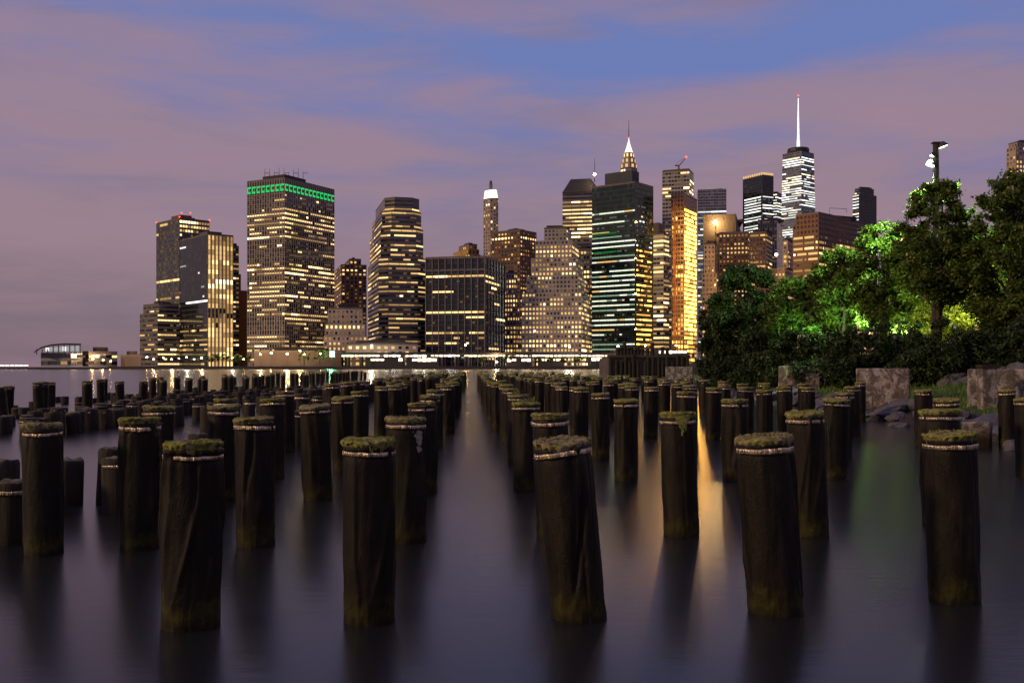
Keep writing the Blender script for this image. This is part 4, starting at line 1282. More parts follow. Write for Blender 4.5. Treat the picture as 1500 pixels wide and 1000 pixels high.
# ------------------------------------------------------------------ the planted bank on the right
def edge_u(v):
    """sideways position of the water's edge at distance v"""
    return 12.6 + max(0.0, v - 26) * 0.075 - max(0.0, 30 - v) * 0.12

def bank_z(u, v):
    e = u - edge_u(v)
    n1 = noise.noise((u * .35, v * .35, 0)) * .10 + noise.noise((u * 1.3, v * 1.3, 4)) * .05
    pts = [(-3, -1.5), (0, -.15), (1.2, .25), (2.4, .55), (6.0, .95), (7.2, 1.25), (9.5, 1.95), (13, 2.3), (30, 3.2), (200, 4.5)]
    for (a, za), (b, zb) in zip(pts, pts[1:]):
        if e <= b:
            t = max(0, (e - a) / (b - a))
            return za + (zb - za) * t + n1 * min(1, max(0, e + 1))
    return 4.5

def mat_bank():
    m, nt, out = new_mat('bank_soil')
    k = NT(nt)
    tc = k.n('ShaderNodeTexCoord')
    n1 = k.noise(tc.outputs['Object'], .9, 6, .65)
    n2 = k.noise(tc.outputs['Object'], 7, 5, .7)
    grass = k.ramp(n2, [(.3, (.03, .055, .012)), (.7, (.075, .13, .03))])
    soil = k.ramp(n2, [(.3, (.02, .018, .016)), (.7, (.06, .052, .045))])
    sep = k.n('ShaderNodeSeparateXYZ'); k.link(tc.outputs['Object'], sep.inputs[0])
    z = k.math('ADD', sep.outputs[2], k.math('MULTIPLY', k.math('SUBTRACT', n1, .5), .5))
    g = k.math('MULTIPLY', k.smooth(z, .35, .55), k.math('SUBTRACT', 1.0, k.smooth(z, 1.05, 1.3)))
    b = k.bsdf(k.mix(g, soil, grass), .9, 0, .2, k.bump(n2, .6, .05))
    k.link(b.outputs[0], out.inputs[0])
    return m

vs, fs = [], []
vv = [6 + 1.3 * i for i in range(0, 46)] + [66 + 5 * i for i in range(0, 22)]
ee = [-3 + .45 * i for i in range(0, 45)] + [18, 22, 30, 45, 80]
for v in vv:
    for e in ee:
        u = edge_u(v) + e
        vs.append((u + LANE * v, v, bank_z(u, v)))
ne = len(ee)
for i in range(len(vv) - 1):
    for j in range(ne - 1):
        fs.append((i * ne + j, i * ne + j + 1, (i + 1) * ne + j + 1, (i + 1) * ne + j))
struct(mesh_obj('river_bank', vs, fs, [mat_bank()], smooth=True))

def bank_pos(x, D):
    """photo column and distance -> a point standing on the bank"""
    X = px_x(x, D)
    return X, D, bank_z(X - LANE * D, D)

# grass on the shelf above the rocks
gv, gf = [], []
for _ in range(15000):
    v = RND.uniform(22, 70)
    e = RND.uniform(1.6, 6.6)
    if noise.noise((e * .5, v * .4, 7)) < -.25 and RND.random() < .8:
        continue
    u = edge_u(v) + e
    x, y, z = u + LANE * v, v, bank_z(u, v)
    h, a, w = RND.uniform(.08, .28), RND.uniform(0, PI), RND.uniform(.008, .02)
    lx, ly = RND.gauss(0, .06), RND.gauss(0, .06)
    k = len(gv)
    gv += [(x - w * math.cos(a), y - w * math.sin(a), z - .02), (x + w * math.cos(a), y + w * math.sin(a), z - .02), (x + lx, y + ly, z + h)]
    gf.append((k, k + 1, k + 2))
o = mesh_obj('bank_grass', gv, gf, [leaf_mat('grass_blade', (.06, .13, .02), (.18, .29, .06), .3)])
o['kind'] = 'stuff'; o['label'] = 'short green grass strip between the stone blocks and the rocks'; 

# rocks
def mat_rock(name, a, b):
    m, nt, out = new_mat(name)
    k = NT(nt)
    tc = k.n('ShaderNodeTexCoord'); oi = k.n('ShaderNodeObjectInfo')
    n1 = k.noise(tc.outputs['Object'], 2.2, 7, .7)
    col = k.ramp(n1, [(.3, a), (.7, b)])
    col2 = k.mix(k.math('MULTIPLY', oi.outputs['Random'], .6), col, (.10, .085, .075))
    bs = k.bsdf(col2, .75, 0, .35, k.bump(n1, .8, .06))
    k.link(bs.outputs[0], out.inputs[0])
    return m
M_ROCK = mat_rock('blue_grey_rock', (.045, .047, .065), (.15, .155, .20))
def rock_mesh(seed):
    r = random.Random(seed)
    bm = bmesh.new()
    bmesh.ops.create_icosphere(bm, subdivisions=4, radius=1)
    planes = [(Vector((r.gauss(0, 1), r.gauss(0, 1), r.gauss(0, 1))).normalized(), r.uniform(.55, .85)) for _ in range(9)]
    for v in bm.verts:
        for n_, d in planes:
            s = v.co.dot(n_) - d
            if s > 0:
                v.co -= n_ * s * .95
        v.co += v.normal * (.10 * noise.noise(v.co * 2.4 + Vector((seed, 0, 0))) + .06 * noise.noise(v.co * 6 + Vector((seed, 0, 0))))
        v.co.z *= .62
    me = bpy.data.meshes.new('rock'); bm.to_mesh(me); bm.free()
    me.materials.append(M_ROCK)
    return me
ROCKS = [rock_mesh(i) for i in range(7)]
def rocks(n, vr, er, sr, lab, group, flat=1.0):
    for i in range(n):
        v = RND.uniform(*vr) if n > 3 else vr[0]
        e = RND.uniform(*er)
        u = edge_u(v) + e
        s = RND.uniform(*sr)
        o = put('boulder', ROCKS[RND.randrange(7)], None, (u + LANE * v, v, bank_z(u, v) + s * .12), (RND.gauss(0, .2), RND.gauss(0, .2), RND.uniform(0, 6.28)), (s * RND.uniform(.9, 1.5), s, s * RND.uniform(.7, 1.0) * flat))
        tag(o, lab, 'rock', group)
rocks(95, (20, 62), (-.2, 1.9), (.25, .6), 'blue grey boulder at the water edge between the old stone blocks', 'boulders along the water edge')
rocks(120, (22, 85), (6.3, 9.6), (.28, .75), 'grey boulder in the rock slope under the shrubs', 'boulders of the slope under the shrubs')

# old stone blocks with flaking pale paint
def mat_block():
    m, nt, out = new_mat('flaking_block')
    k = NT(nt)
    tc = k.n('ShaderNodeTexCoord'); oi = k.n('ShaderNodeObjectInfo')
    cx = k.n('ShaderNodeCombineXYZ'); k.link(k.math('MULTIPLY', oi.outputs['Random'], 23.0), cx.inputs[0])
    v = k.vmath('ADD', tc.outputs['Object'], cx.outputs[0])
    sep = k.n('ShaderNodeSeparateXYZ'); k.link(tc.outputs['Object'], sep.inputs[0])
    n1 = k.noise(k.mapping(v, (2.0, 2.0, 1.5)), 1.6, 9, .74, .8)
    n2 = k.noise(v, 9, 6, .7)
    under = k.ramp(n2, [(.3, (.06, .050, .045)), (.7, (.19, .155, .14))])
    paint = k.ramp(n2, [(.3, (.27, .24, .225)), (.7, (.47, .43, .405))])
    f = k.ramp(n1, [(.44, 0.0), (.52, 1.0)])
    col = k.mix(f, paint, under)
    low = k.math('SUBTRACT', 1.0, k.smooth(k.math('ADD', sep.outputs[2], k.math('MULTIPLY', n1, .4)), .35, .75))
    col = k.mix(low, col, (.022, .014, .007))
    b = k.bsdf(col, .85, 0, .25, k.bump(k.math('ADD', n1, k.math('MULTIPLY', n2, .4)), .9, .08))
    k.link(b.outputs[0], out.inputs[0])
    return m
M_BLOCK = mat_block()
def stone_block(x0, x1, ytop, ybase, lab, depth=1.2, rz=0.0):
    D = CAMH * F / (ybase - HY)
    xc = (x0 + x1) / 2
    w = (x1 - x0) / F * D
    h = CAMH - (ytop - HY) * D / F
    bm = bmesh.new()
    bmesh.ops.create_cube(bm, size=1)
    for v_ in bm.verts:
        v_.co = Vector((v_.co.x * w, v_.co.y * depth, (v_.co.z + .5) * (h + .8) - .8))
    bmesh.ops.bevel(bm, geom=list(bm.edges), offset=.035, segments=1, affect='EDGES')
    bmesh.ops.subdivide_edges(bm, edges=list(bm.edges), cuts=7, use_grid_fill=True)
    sd = xc * .013
    for v_ in bm.verts:
        p = v_.co
        nn = Vector((p.x / w, p.y / depth, 0))
        d = .035 * noise.noise(p * 1.7 + Vector((sd, 0, 0))) + .022 * noise.noise(p * 5 + Vector((sd, 0, 0)))
        v_.co += nn * 2 * d + Vector((0, 0, d if p.z > .3 else 0))
    me = bpy.data.meshes.new('stone_block'); bm.to_mesh(me); bm.free()
    me.materials.append(M_BLOCK)
    t = math.atan2(px_x(xc, D), D)
    o = put('stone_block', me, None, (px_x(xc, D) + math.sin(t) * depth / 2, D + math.cos(t) * depth / 2, 0), (0, 0, rz - t))
    return tag(o, lab, 'stone block', 'old stone blocks along the bank')
stone_block(1256, 1330, 540, 612, 'large flaking pinkish block at the water edge, its whole face visible')
stone_block(1141, 1200, 536, 588, 'flaking block with chalky outline patches, left of the large pinkish one')
stone_block(1068, 1114, 537, 574, 'brown square block two places left of the large pinkish one')
stone_block(1018, 1062, 537, 568, 'ragged block with torn pale streaks, third left of the large pinkish one')
stone_block(975, 1014, 537, 563, 'small far pale block at the left end of the row of stone blocks')
b_ = stone_block(1424, 1560, 541, 622, 'wide dark block cut by the right edge of the view', 1.6)
# pale square post at the wide block's corner
D_ = 30.0
mb = MB()
o = empty('timber_post', (px_x(1434, D_) - .05, D_ - .62, 0)); tag(o, 'pale squared timber post against the left corner of the wide dark block', 'post')
mb.box((0, 0, .45), (.42, .34, 2.5)); q_ = mb.build('post_shaft', M_BLOCK, o); mb = MB(); mb.box((0, 0, 1.76), (.5, .42, .1)); mb.build('post_cap', M_TIMBER, o)
stone_block(1405, 1450, 618, 655, 'low brown rock block standing in the water before the timber post', .8)

# pier end in the middle distance with posts on it
PY = 112.0
pe = empty('concrete_pier', (px_x(950, PY), PY + 6, 0)); tag(pe, 'low brown concrete pier end in front of the hoist tower', 'pier')
wP = (1010 - 893) / F * PY
zP = CAMH + (HY - 523.5) * PY / F
mb = MB(); mb.box((0, 0, zP / 2 - .6), (wP, 12, zP + 1.2)); mb.build('pier_body', plain_mat('pier_concrete', (.085, .066, .06), .85, nscale=.5, var=.6, bump=.4), pe)
for i in range(17):
    mb = MB(); hh = zP * RND.uniform(.75, 1.12); x_ = -wP / 2 + (i + RND.uniform(.2, .8)) * wP / 17
    mb.tube([(x_, -6.3, -1), (x_ + RND.uniform(-.1, .1), -6.25, hh)], [.24, .2], 8); mb.build('fender_post', M_TIMBER, pe)
mb = MB(); mb.box((0, -5.9, zP + .14), (wP + .3, .7, .28)); mb.build('pier_coping', plain_mat('pier_coping', (.06, .045, .04), .85, nscale=1), pe)
for i, x in enumerate((906, 911, 916, 921, 926, 931, 936, 942, 950, 957, 972, 979)):
    o = empty('mooring_post', (px_x(x, PY), PY + .8, zP - .01))
    h = RND.uniform(.8, 1.7)
    tag(o, '%s dark post from the left on the low brown concrete pier end' % (ORD[i] if i else 'first'), 'mooring post', 'posts on the concrete pier end')
    mb = MB(); mb.tube([(0, 0, 0), (0, 0, h)], [.24, .2], 8); mb.build('post_shaft', M_TIMBER, o)
    mb = MB(); mb.lathe([(.26, 0), (.3, .1), (.16, .22)], (0, 0, h), 8); mb.build('post_cap', M_TIMBER, o)

# ------------------------------------------------------------------ trees
M_BARK = plain_mat('bark', (.06, .045, .032), .9, nscale=4, var=.5, bump=.5)
M_LEAF = leaf_mat('tree_leaf', (.048, .082, .013), (.16, .235, .038), .45)
M_LEAFD = leaf_mat('shrub_leaf', (.016, .032, .008), (.05, .085, .02), .3)

def leaf_cloud(seed, blobs, n, size, droop=.25):
    """leaf-sized faces scattered through clumps; blobs: (centre, radius, weight)"""
    g = np.random.default_rng(seed)
    w = np.array([b[2] for b in blobs], float); w /= w.sum()
    idx = g.choice(len(blobs), n, p=w)
    C = np.array([b[0] for b in blobs], float)[idx]
    R = np.array([b[1] for b in blobs], float)[idx][:, None]
    d = g.normal(size=(n, 3)); d /= np.linalg.norm(d, axis=1)[:, None]
    rad = (g.random((n, 1)) ** .5) * (1 + .3 * g.normal(size=(n, 1)))
    P = C + d * rad * R * np.array([1, 1, .8])
    nrm = d * .7 + g.normal(size=(n, 3)) * .6 + np.array([0, 0, .5])
    nrm /= np.linalg.norm(nrm, axis=1)[:, None]
    a = np.cross(nrm, g.normal(size=(n, 3))); a /= np.linalg.norm(a, axis=1)[:, None]
    b = np.cross(nrm, a)
    s = size * (g.random((n, 1)) * .7 + .6)
    V = np.stack([P - a * s, P - b * s * .45 - nrm * s * .12, P + a * s, P + b * s * .45 - nrm * s * .12], axis=1).reshape(-1, 3)
    Fq = np.arange(n * 4).reshape(n, 4)
    return V, Fq

def np_mesh(name, V, Fq, mat):
    me = bpy.data.meshes.new(name)
    nV, nF = len(V), len(Fq)
    me.vertices.add(nV); me.loops.add(nF * 4); me.polygons.add(nF)
    me.vertices.foreach_set('co', V.astype(np.float32).ravel())
    me.loops.foreach_set('vertex_index', Fq.astype(np.int32).ravel())
    me.polygons.foreach_set('loop_start', np.arange(0, nF * 4, 4, dtype=np.int32))
    me.update(calc_edges=True)
    me.materials.append(mat)
    return me

def tree(x, D, ytop, wpx, lab, seed, nclump=46, nleaf=9000, ylow=None, leaf=.115, mat=None, group='trees on the planted bank', kind='tree'):
    X, Y, z = bank_pos(x, D)
    H = CAMH + (HY - ytop) * D / F - z
    W = wpx / F * D / 2
    zl = (CAMH + (HY - ylow) * D / F - z) if ylow else H * .25
    r = random.Random(seed)
    root = empty(kind, (X, Y, z - .1)); tag(root, lab, kind, group)
    blobs = []
    for i in range(int(nclump * 2.3)):
        f = r.random() ** .85
        zz = zl + (H - zl) * (.06 + .90 * f)
        prof = math.sin(PI * min(1, (.22 + .70 * f))) ** .6      # crown outline
        a = r.uniform(0, 2 * PI)
        rr = W * 1.12 * prof * (.2 + .8 * math.sqrt(r.random())) * .9
        br = W * r.uniform(.13, .33) * (1.1 - .5 * f)
        blobs.append(((rr * math.cos(a), rr * math.sin(a) * .9, min(zz, H - br * .6)), br, br ** 2))
    blobs.append(((r.uniform(-.1, .1), 0, H - .25 * W * .4), W * .22, (W * .2) ** 2))
    for i in range(22):          # sprays that break the outline
        a, f = r.uniform(0, 2 * PI), r.random()
        q = W * r.uniform(.8, 1.1) * math.sin(PI * (.22 + .66 * f)) ** .6
        blobs.append(((q * math.cos(a), q * math.sin(a) * .9, zl + (H - zl) * (.1 + .88 * f)), W * r.uniform(.06, .12), (W * .085) ** 2))
    mb = MB()
    tr = max(.07, H * .016)
    lean = (r.uniform(-.3, .3), r.uniform(-.3, .3))
    tp = [(0, 0, 0), (lean[0] * .2, lean[1] * .2, H * .25), (lean[0] * .6, lean[1] * .6, H * .55), (lean[0], lean[1], H * .9)]
    mb.tube(tp, [tr * 1.25, tr, tr * .65, tr * .2], 8)
    for bl in r.sample(blobs, min(18, len(blobs))):
        c = Vector(bl[0]); h0 = max(H * .15, min(c.z * .72, H * .8)); t = h0 / (H * .9)
        st = Vector((lean[0] * t, lean[1] * t, h0))
        mb.tube([st, st.lerp(c, .55) + Vector((0, 0, .15)), c], [tr * .42 * (1.1 - t), tr * .25 * (1.1 - t) + .008, .01], 5)
    mb.build('trunk', M_BARK, root, smooth=True)
    V, Fq = leaf_cloud(seed, blobs, int(nleaf * 2.6), leaf * .95)
    put('crown', np_mesh('crown', V, Fq, mat or M_LEAF), root)
    return root

def shrub(x, D, ytop, wpx, lab, seed, nleaf=8000, mat=None):
    X, Y, z = bank_pos(x, D)
    H = CAMH + (HY - ytop) * D / F - z
    W = wpx / F * D / 2 * 1.15
    r = random.Random(seed)
    root = empty('shrub', (X, Y, z - .05)); tag(root, lab, 'shrub', 'shrubs below the trees')
    blobs = []
    for i in range(30):
        a, q = r.uniform(0, 2 * PI), math.sqrt(r.random())
        zz = (.12 + .72 * r.random()) * H * (1 - .45 * q * q)
        br = W * r.uniform(.2, .34)
        blobs.append(((W * .85 * q * math.cos(a), W * .7 * q * math.sin(a), zz), br, br ** 2))
    for i in range(9):
        a, q = r.uniform(0, 2 * PI), r.random()
        blobs.append(((W * .7 * q * math.cos(a), W * .6 * q * math.sin(a), H * r.uniform(.8, 1.02) * (1 - .3 * q)), W * .13, W * W * .02))
    mb = MB()
    for bl in r.sample(blobs, 10):
        c = Vector(bl[0]); mb.tube([(r.uniform(-.2, .2), r.uniform(-.2, .2), 0), c * .5 + Vector((0, 0, .1)), c], [.035, .025, .008], 5)
    mb.build('stem', M_BARK, root)
    V, Fq = leaf_cloud(seed, blobs, nleaf, .10)
    put('foliage', np_mesh('foliage', V, Fq, mat or M_LEAFD), root)

tree(1092, 62, 386, 105, 'dark round topped tree, furthest left of the bank trees', 1, 44, 9500, 500, .13, M_LEAFD)
tree(1058, 66, 432, 62, 'small dark tree at the left tip of the bank, beside the hoist tower', 2, 30, 5500, 512, .13, M_LEAFD)
tree(1172, 56, 404, 110, 'low broad tree before the brown slab, between dark round tree and green lit trees', 3, 44, 9000, 495, .12)
tree(1232, 52, 362, 96, 'green lit tree directly below the brown slab, shorter of the vivid pair', 4, 46, 9500, 480, .115)
tree(1294, 49, 324, 100, 'vivid green lit tree with twin pointed top', 5, 50, 11000, 470, .11)
tree(1374, 46, 264, 116, 'tall tree around the lamp pole, dark above and yellow lit inside', 6, 58, 13000, 440, .105)
tree(1432, 54, 330, 110, 'yellow lit tree filling the gap between the two tallest trees', 7, 46, 9500, 480, .12)
tree(1482, 44, 248, 128, 'tall dark tree at the right edge under the cut off tower', 8, 62, 14000, 492, .105)
tree(1336, 58, 380, 90, 'half hidden tree behind the vivid green one and the tall lamp tree', 9, 40, 8000, 490, .12)
tree(1540, 46, 280, 120, 'tree outside the right edge with branches reaching in', 10, 40, 7000, 450, .115)
tree(1404, 60, 372, 100, 'yellow lit tree deep behind the tall lamp pole tree, low crown', 11, 60, 12000, 505, .12)
tree(1462, 60, 360, 100, 'tree deep behind the tall dark right edge tree, partly yellow lit', 12, 44, 9000, 500, .12)
sh = [(1048, 68, 470, 64), (1075, 62, 470, 80), (1118, 56, 462, 84), (1160, 52, 470, 80), (1205, 50, 462, 90), (1246, 46, 478, 76), (1290, 47, 458, 96), (1338, 43, 480, 70), (1382, 42, 462, 92), (1440, 42, 470, 90), (1494, 40, 462, 92), (1140, 60, 440, 70), (1225, 55, 440, 70), (1320, 52, 440, 80), (1060, 70, 440, 60)]
SL = ['shrub at the bank tip directly right of the hoist tower', 'shrub under the small dark tree at the bank tip', 'shrub under the dark round topped tree', 'shrub above the block with chalky outline patches', 'wide shrub under the low broad tree', 'small shrub above the left end of the grass strip', 'wide shrub under the vivid green tree with twin top', 'small shrub above the large pinkish block', 'wide dark shrub under the tall lamp pole tree', 'round dark shrub above the pale timber post', 'shrub at the right edge under the tall dark tree',
      'taller shrub between dark round tree and low broad tree', 'taller shrub below the shorter vivid green tree', 'taller shrub behind the vivid twin topped tree', 'taller shrub behind the bank tip']
for i, (x, D, yt, w) in enumerate(sh):
    shrub(x, D, yt, w, SL[i], 60 + i)

# small street trees on the far shore, lit by the street lamps
M_FAR = leaf_mat('street_tree_leaf', (.04, .07, .015), (.12, .17, .03), .4)
def far_tree(x, yt, yb, wpx, lab, seed):
    Y = 692
    X = px_x(x, Y)
    H = zpx(yt, Y) + 0.0; W = wpx / F * Y / 2
    root = empty('tree', (X, Y, GZ)); tag(root, lab, 'tree', 'street trees on the far shore')
    r = random.Random(seed)
    mb = MB(); mb.tube([(0, 0, 0), (.1, 0, H * .5), (0, 0, H * .85)], [.25, .18, .06], 6); mb.build('trunk', M_BARK, root)
    blobs = [((r.uniform(-.75, .75) * W, r.uniform(-.6, .6) * W, H * r.uniform(.4, .86)), W * r.uniform(.22, .38), 1) for _ in range(14)]
    V, Fq = leaf_cloud(seed, blobs, 900, .42)
    put('crown', np_mesh('crown', V, Fq, M_FAR), root)
for i, (x, yt, w, lab) in enumerate([(306, 517, 16, 'first lit street tree before the gold striped tower'), (318, 515, 18, 'second lit street tree before the gold striped tower'), (331, 516, 16, 'third lit street tree before the gold striped tower'), (349, 517, 16, 'lit street tree before the orange brick wall building'), (362, 519, 12, 'small street tree at the left foot of the green crowned tower'),
    (468, 510, 26, 'broad street tree left of the green signal light'), (445, 513, 20, 'street tree before the right part of the green crowned tower'), (743, 516, 18, 'street tree at the foot of slender setback stone tower'), (706, 523, 14, 'small street tree before the black glass tower'), (788, 520, 14, 'first small street tree before the ziggurat'), (806, 521, 12, 'second small street tree before the ziggurat'), (826, 520, 13, 'third small street tree before the ziggurat'), (848, 518, 18, 'street tree between ziggurat and green glass tower')]):
    far_tree(x, yt, 533, w, lab, 200 + i)

# tall lamp pole among the trees
LD = 46.5
X, Y, z = bank_pos(1370, LD)
ztop = CAMH + (HY - 209) * LD / F
lp = empty('lamp_pole', (X, Y, z)); tag(lp, 'tall dark timber lamp pole with two lit floodlights above the trees', 'lamp pole')
mb = MB(); mb.tube([(0, 0, 0), (0.03, 0, ztop - z - 3), (0.02, 0, ztop - z)], [.19, .15, .135], 10); mb.box((0, 0, ztop - z - .02), (.3, .3, .06)); mb.build('pole', plain_mat('pole_timber', (.035, .03, .026), .85, nscale=3, var=.5, bump=.5), lp)
M_HEAD = plain_mat('lamp_housing', (.05, .055, .05), .5, .4)
for (hx, hy, dirx) in ((1379, 213, 1), (1362, 240, -1), (1364, 228, -1)):
    q = Vector((px_x(hx, LD) - X, -.1, CAMH + (HY - hy) * LD / F - z))
    small = hy == 228
    s = .5 if small else 1.0
    mb = MB(); mb.tube([(0, 0, q.z + .05), (q.x * .6, -.05, q.z + .14), (q.x, q.y, q.z + .1)], [.03, .03, .03], 6); arm = mb.build('lamp_arm', M_HEAD, lp)
    hd = mb = MB(); M_ = Matrix.Rotation(-dirx * .35, 4, 'Y')
    mb.lathe([(.05, .16), (.12, .12), (.22, -.02), (.25, -.08), (.23, -.085)], (0, 0, 0), 14, 0, Matrix.Translation(q) @ M_ @ Matrix.Scale(s, 4))
    h_ = mb.build('lamp_head', M_HEAD, lp, smooth=True)
    mb = MB(); mb.lathe([(.02, -.1), (.19, -.095), (.2, -.105), (.02, -.13)], (0, 0, 0), 14, 0, Matrix.Translation(q) @ M_ @ Matrix.Scale(s, 4))
    mb.build('lamp_glass', emit_mat('flood_glass', (.86, 1.0, .72), 12.0, True), h_)
def lamp_light(name, loc, power, col, rad=.12, kind='POINT', target=None, spot=100):
    li = bpy.data.lights.new(name, kind); li.energy = power; li.color = col; li.shadow_soft_size = rad
    lo = bpy.data.objects.new(name, li); COL.objects.link(lo); lo.location = loc
    if kind == 'SPOT':
        li.spot_size = math.radians(spot); li.spot_blend = .5
        lo.rotation_euler = (Vector(target) - Vector(loc)).to_track_quat('-Z', 'Y').to_euler()
    return lo
hz = CAMH + (HY - 240) * LD / F - .25
lamp_light('flood_light', (X - .35, Y - .1, hz), 5200, (.62, 1.0, .42), .15, 'SPOT', (px_x(1272, 50), 50, 7.0), 104)
lamp_light('flood_light', (X - .4, Y - .4, hz + .7), 6000, (.62, 1.0, .42), .15, 'SPOT', (px_x(1205, 53), 53, 5.0), 74)
lamp_light('flood_light', (px_x(1379, LD) + .3, LD - .5, CAMH + (HY - 213) * LD / F - .35), 5200, (.62, 1.0, .42), .15, 'SPOT', (px_x(1446, 47.5), 47.5, 6.8), 84)
# floodlights on short posts among the shrubs, turned up into the crowns
for (x, D, h, tx, tD, tz, col, pw, key, lab) in (
    (1398, 49.5, 1.7, 1424, 54, 7.0, (1, .74, .24), 5200, 'w4', 'small yellow floodlight in the shrubs right of the tall pole'),
    (1330, 52.0, 1.7, 1332, 57.5, 6.6, (1, .9, .3), 3000, 'w4', 'small floodlight in the shrubs behind the vivid twin topped tree'),
    (1312, 46.3, 2.2, 1300, 49.5, 7.5, (.8, 1.0, .36), 700, 'w4', 'small floodlight on a post before the vivid twin topped tree'),
    (1262, 48.6, 2.4, 1240, 52.5, 7.6, (.6, 1.0, .4), 1000, 'gc2', 'small green floodlight under the shorter vivid green tree'),
    (1190, 53.0, 2.2, 1178, 56.5, 6.0, (.45, 1.0, .4), 450, 'gc2', 'small green floodlight in front of the low broad tree')):
    a, b, c = bank_pos(x, D)
    o = empty('floodlight', (a, b, c)); tag(o, lab, 'floodlight', 'floodlights among the shrubs')
    p0 = Vector((0, 0, h)); t_ = Vector((px_x(tx, tD) - a, tD - b, tz - c)); d_ = (t_ - p0).normalized()
    mb = MB(); mb.tube([(0, 0, -.1), (0, 0, h - .15)], [.05, .04], 8); mb.build('post', M_POLE, o)
    M_ = Matrix.Translation(p0) @ d_.to_track_quat('Z', 'Y').to_matrix().to_4x4()
    mb = MB(); mb.lathe([(.03, -.2), (.12, -.16), (.16, 0), (.17, .1), (.15, .1)], (0, 0, 0), 14, 0, M_); hd = mb.build('lamp_head', M_HEAD, o, smooth=True)
    mb = MB(); mb.lathe([(.02, .06), (.14, .065), (.14, .075), (.02, .08)], (0, 0, 0), 14, 0, M_); mb.build('lamp_glass', E[key], hd)
    lo = lamp_light('flood_beam', p0 + d_ * .2, pw, col, .1, 'SPOT', t_, 112); lo.parent = o

# ------------------------------------------------------------------ water
def mat_water():
    m, nt, out = new_mat('river_water')
    k = NT(nt)
    tc = k.n('ShaderNodeTexCoord')
    n1 = k.noise(k.mapping(tc.outputs['Object'], (2.2, 9.0, 1)), 1.0, 4, .6)
    n2 = k.noise(k.mapping(tc.outputs['Object'], (.25, .5, 1)), 1.0, 3, .5)
    h = k.math('ADD', k.math('MULTIPLY', n1, .010), k.math('MULTIPLY', n2, .012))
    b = k.bsdf((.014, .015, .017), .215, 0, .5, k.bump(h, .16, 1.0))
    b.inputs['IOR'].default_value = 1.34
    b.inputs['Anisotropic'].default_value = .75
    tg = k.n('ShaderNodeCombineXYZ'); tg.inputs[0].default_value = 1.0
    k.link(tg.outputs[0], b.inputs['Tangent'])
    k.link(b.outputs[0], out.inputs[0])
    return m
S = 12000
struct(mesh_obj('water', [(-S, -60, 0), (S, -60, 0), (S, S, 0), (-S, S, 0)], [(0, 1, 2, 3)], [mat_water()]))

# ------------------------------------------------------------------ sky, sun, camera
wd = bpy.data.worlds.new('World'); scene.world = wd
wd.use_nodes = True
nt = wd.node_tree; nt.nodes.clear()
k = NT(nt)
out = k.n('ShaderNodeOutputWorld')
tc = k.n('ShaderNodeTexCoord')
sep = k.n('ShaderNodeSeparateXYZ'); k.link(tc.outputs['Generated'], sep.inputs[0])
az = k.math('ARCTAN2', sep.outputs[0], sep.outputs[1])           # 0 straight ahead, + to the right
el = k.math('ARCSINE', sep.outputs[2])
# open sky: dusk blue, greyer near the horizon
def lin(*c):
    return tuple((x / 255 / 12.92) if x / 255 <= .04045 else ((x / 255 + .055) / 1.055) ** 2.4 for x in c)
eln = k.math('DIVIDE', el, math.radians(30), clamp=True)
clear = k.ramp(eln, [(0.0, lin(108, 95, 108)), (.10, lin(122, 108, 126)), (.30, lin(130, 121, 155)), (.52, lin(109, 126, 184)), (.75, lin(110, 125, 180)), (1.0, lin(96, 108, 158))])
cloudc = k.ramp(eln, [(0.0, lin(118, 101, 108)), (.08, lin(136, 116, 125)), (.24, lin(153, 130, 141)), (.45, lin(152, 131, 151)), (.62, lin(140, 128, 160)), (1.0, lin(128, 119, 152))])
cv = k.n('ShaderNodeCombineXYZ')
k.link(az, cv.inputs[0]); k.link(el, cv.inputs[1])
# broad streaks tilted a little, warped by a second noise
mp = k.n('ShaderNodeMapping'); k.link(cv.outputs[0], mp.inputs[0]); mp.inputs['Rotation'].default_value = (0, 0, -.10); mp.inputs['Scale'].default_value = (2.1, 9.5, 1); mp.inputs['Location'].default_value = (.6, .35, 0)
c1 = k.noise(mp.outputs[0], 1.15, 6, .55, .5)
mp2 = k.n('ShaderNodeMapping'); k.link(cv.outputs[0], mp2.inputs[0]); mp2.inputs['Rotation'].default_value = (0, 0, -.16); mp2.inputs['Scale'].default_value = (3.6, 22, 1)
c2 = k.noise(mp2.outputs[0], 1.0, 5, .6, .3)
def gauss(a0, e0, sa, se, tilt=0.0):
    da = k.math('SUBTRACT', az, math.radians(a0))
    de = k.math('SUBTRACT', k.math('SUBTRACT', el, math.radians(e0)), k.math('MULTIPLY', da, tilt))
    q = k.math('ADD', k.math('POWER', k.math('DIVIDE', da, math.radians(sa)), 2), k.math('POWER', k.math('DIVIDE', de, math.radians(se)), 2))
    return k.math('EXPONENT', k.math('MULTIPLY', q, -1))
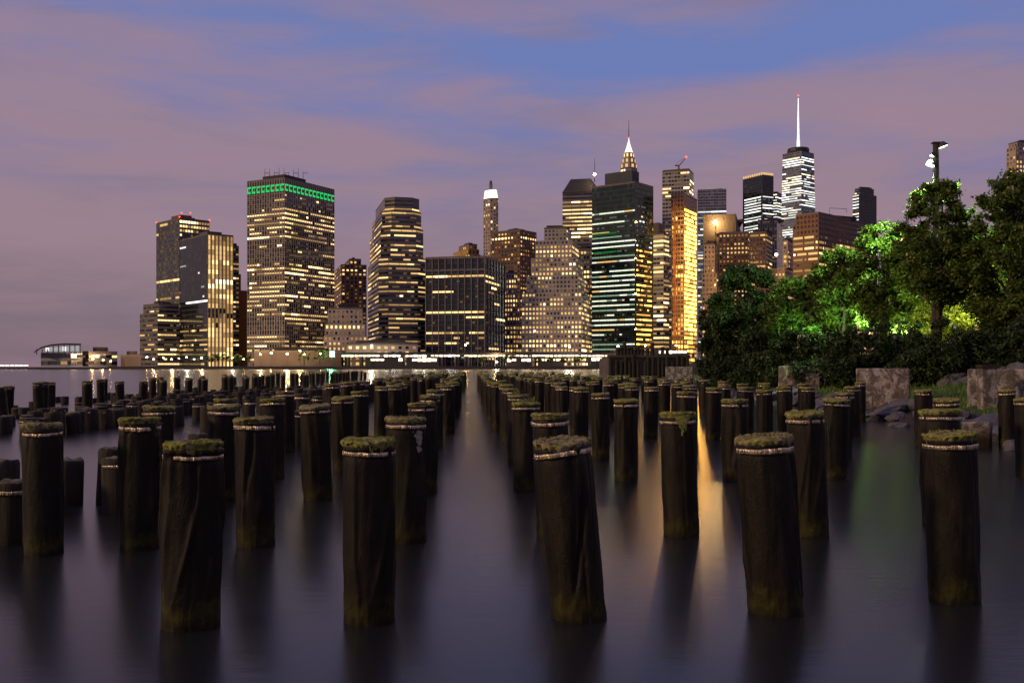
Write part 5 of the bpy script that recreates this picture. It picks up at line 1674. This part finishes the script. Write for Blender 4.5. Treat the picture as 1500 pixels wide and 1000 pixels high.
# the cloud deck opens where the photograph shows blue
open1 = gauss(8, 16.6, 9.5, 2.2, .12)
open2 = gauss(-14, 18.2, 14, 1.8, -.05)
open3 = gauss(13, 12.2, 12, 1.5, .2)
open4 = gauss(21, 19.5, 6, 2.0, .35)
op = k.math('ADD', k.math('ADD', open1, k.math('MULTIPLY', open2, .35)), k.math('ADD', k.math('MULTIPLY', open3, .4), k.math('MULTIPLY', open4, .75)))
cover = k.math('ADD', k.math('ADD', k.math('MULTIPLY', k.math('SUBTRACT', c1, .5), 2.2), k.math('MULTIPLY', k.math('SUBTRACT', c2, .5), .95)), .70)
cover = k.math('SUBTRACT', cover, k.math('MULTIPLY', op, .75))
cover = k.smooth(cover, .12, .82)
mp3 = k.n('ShaderNodeMapping'); k.link(cv.outputs[0], mp3.inputs[0]); mp3.inputs['Rotation'].default_value = (0, 0, .12); mp3.inputs['Scale'].default_value = (3.0, 16, 1); mp3.inputs['Location'].default_value = (4, 2, 0)
c3 = k.noise(mp3.outputs[0], 1.2, 6, .6, .6)
cloudc = k.mix(k.ramp(c3, [(.42, 0.0), (.68, .55)]), cloudc, lin(162, 133, 151))
cloudc = k.mix(k.ramp(c3, [(.30, .4), (.46, 0.0)]), cloudc, lin(126, 112, 136))
skyc = k.mix(cover, clear, cloudc)
ns = k.n('ShaderNodeTexSky', sky_type='NISHITA')
SIDE_EL, SIDE_AZ = math.radians(20), math.radians(-108)
ns.sun_disc = False; ns.sun_elevation = math.radians(2); ns.sun_rotation = SIDE_AZ
bg1 = k.n('ShaderNodeBackground'); k.link(skyc, bg1.inputs[0]); bg1.inputs[1].default_value = .97
bg2 = k.n('ShaderNodeBackground'); k.link(ns.outputs[0], bg2.inputs[0]); bg2.inputs[1].default_value = .003
ad = k.n('ShaderNodeAddShader'); k.link(bg1.outputs[0], ad.inputs[0]); k.link(bg2.outputs[0], ad.inputs[1])
k.link(ad.outputs[0], out.inputs[0])

sl_ = bpy.data.lights.new('added_side_light', 'SUN'); sl_.energy = 1.7; sl_.angle = math.radians(6); sl_.color = (1.0, .66, .32)  # added warm light at dusk, standing in for lamps behind the camera
so = bpy.data.objects.new('added_side_light', sl_); COL.objects.link(so)
sd = Vector((math.sin(SIDE_AZ) * math.cos(SIDE_EL), math.cos(SIDE_AZ) * math.cos(SIDE_EL), math.sin(SIDE_EL)))
so.rotation_euler = (-sd).to_track_quat('-Z', 'Y').to_euler()

cam = bpy.data.cameras.new('camera'); cam.lens = 35.0; cam.sensor_width = 36; cam.clip_end = 40000; cam.clip_start = .1
cam.shift_y = (HY - 500) / 1500
co = bpy.data.objects.new('camera', cam); COL.objects.link(co)
co.location = (0, 0, CAMH); co.rotation_euler = (PI / 2, 0, 0)
scene.camera = co
scene.view_settings.view_transform = 'Standard'; scene.view_settings.look = 'None'
scene.view_settings.exposure = 0; scene.view_settings.gamma = 1
cy = scene.cycles
cy.use_denoising = True; cy.max_bounces = 6; cy.diffuse_bounces = 2; cy.glossy_bounces = 3; cy.transmission_bounces = 3
cy.caustics_reflective = False; cy.caustics_refractive = False; cy.sample_clamp_indirect = 80; cy.sample_clamp_direct = 0
cy.use_light_tree = True
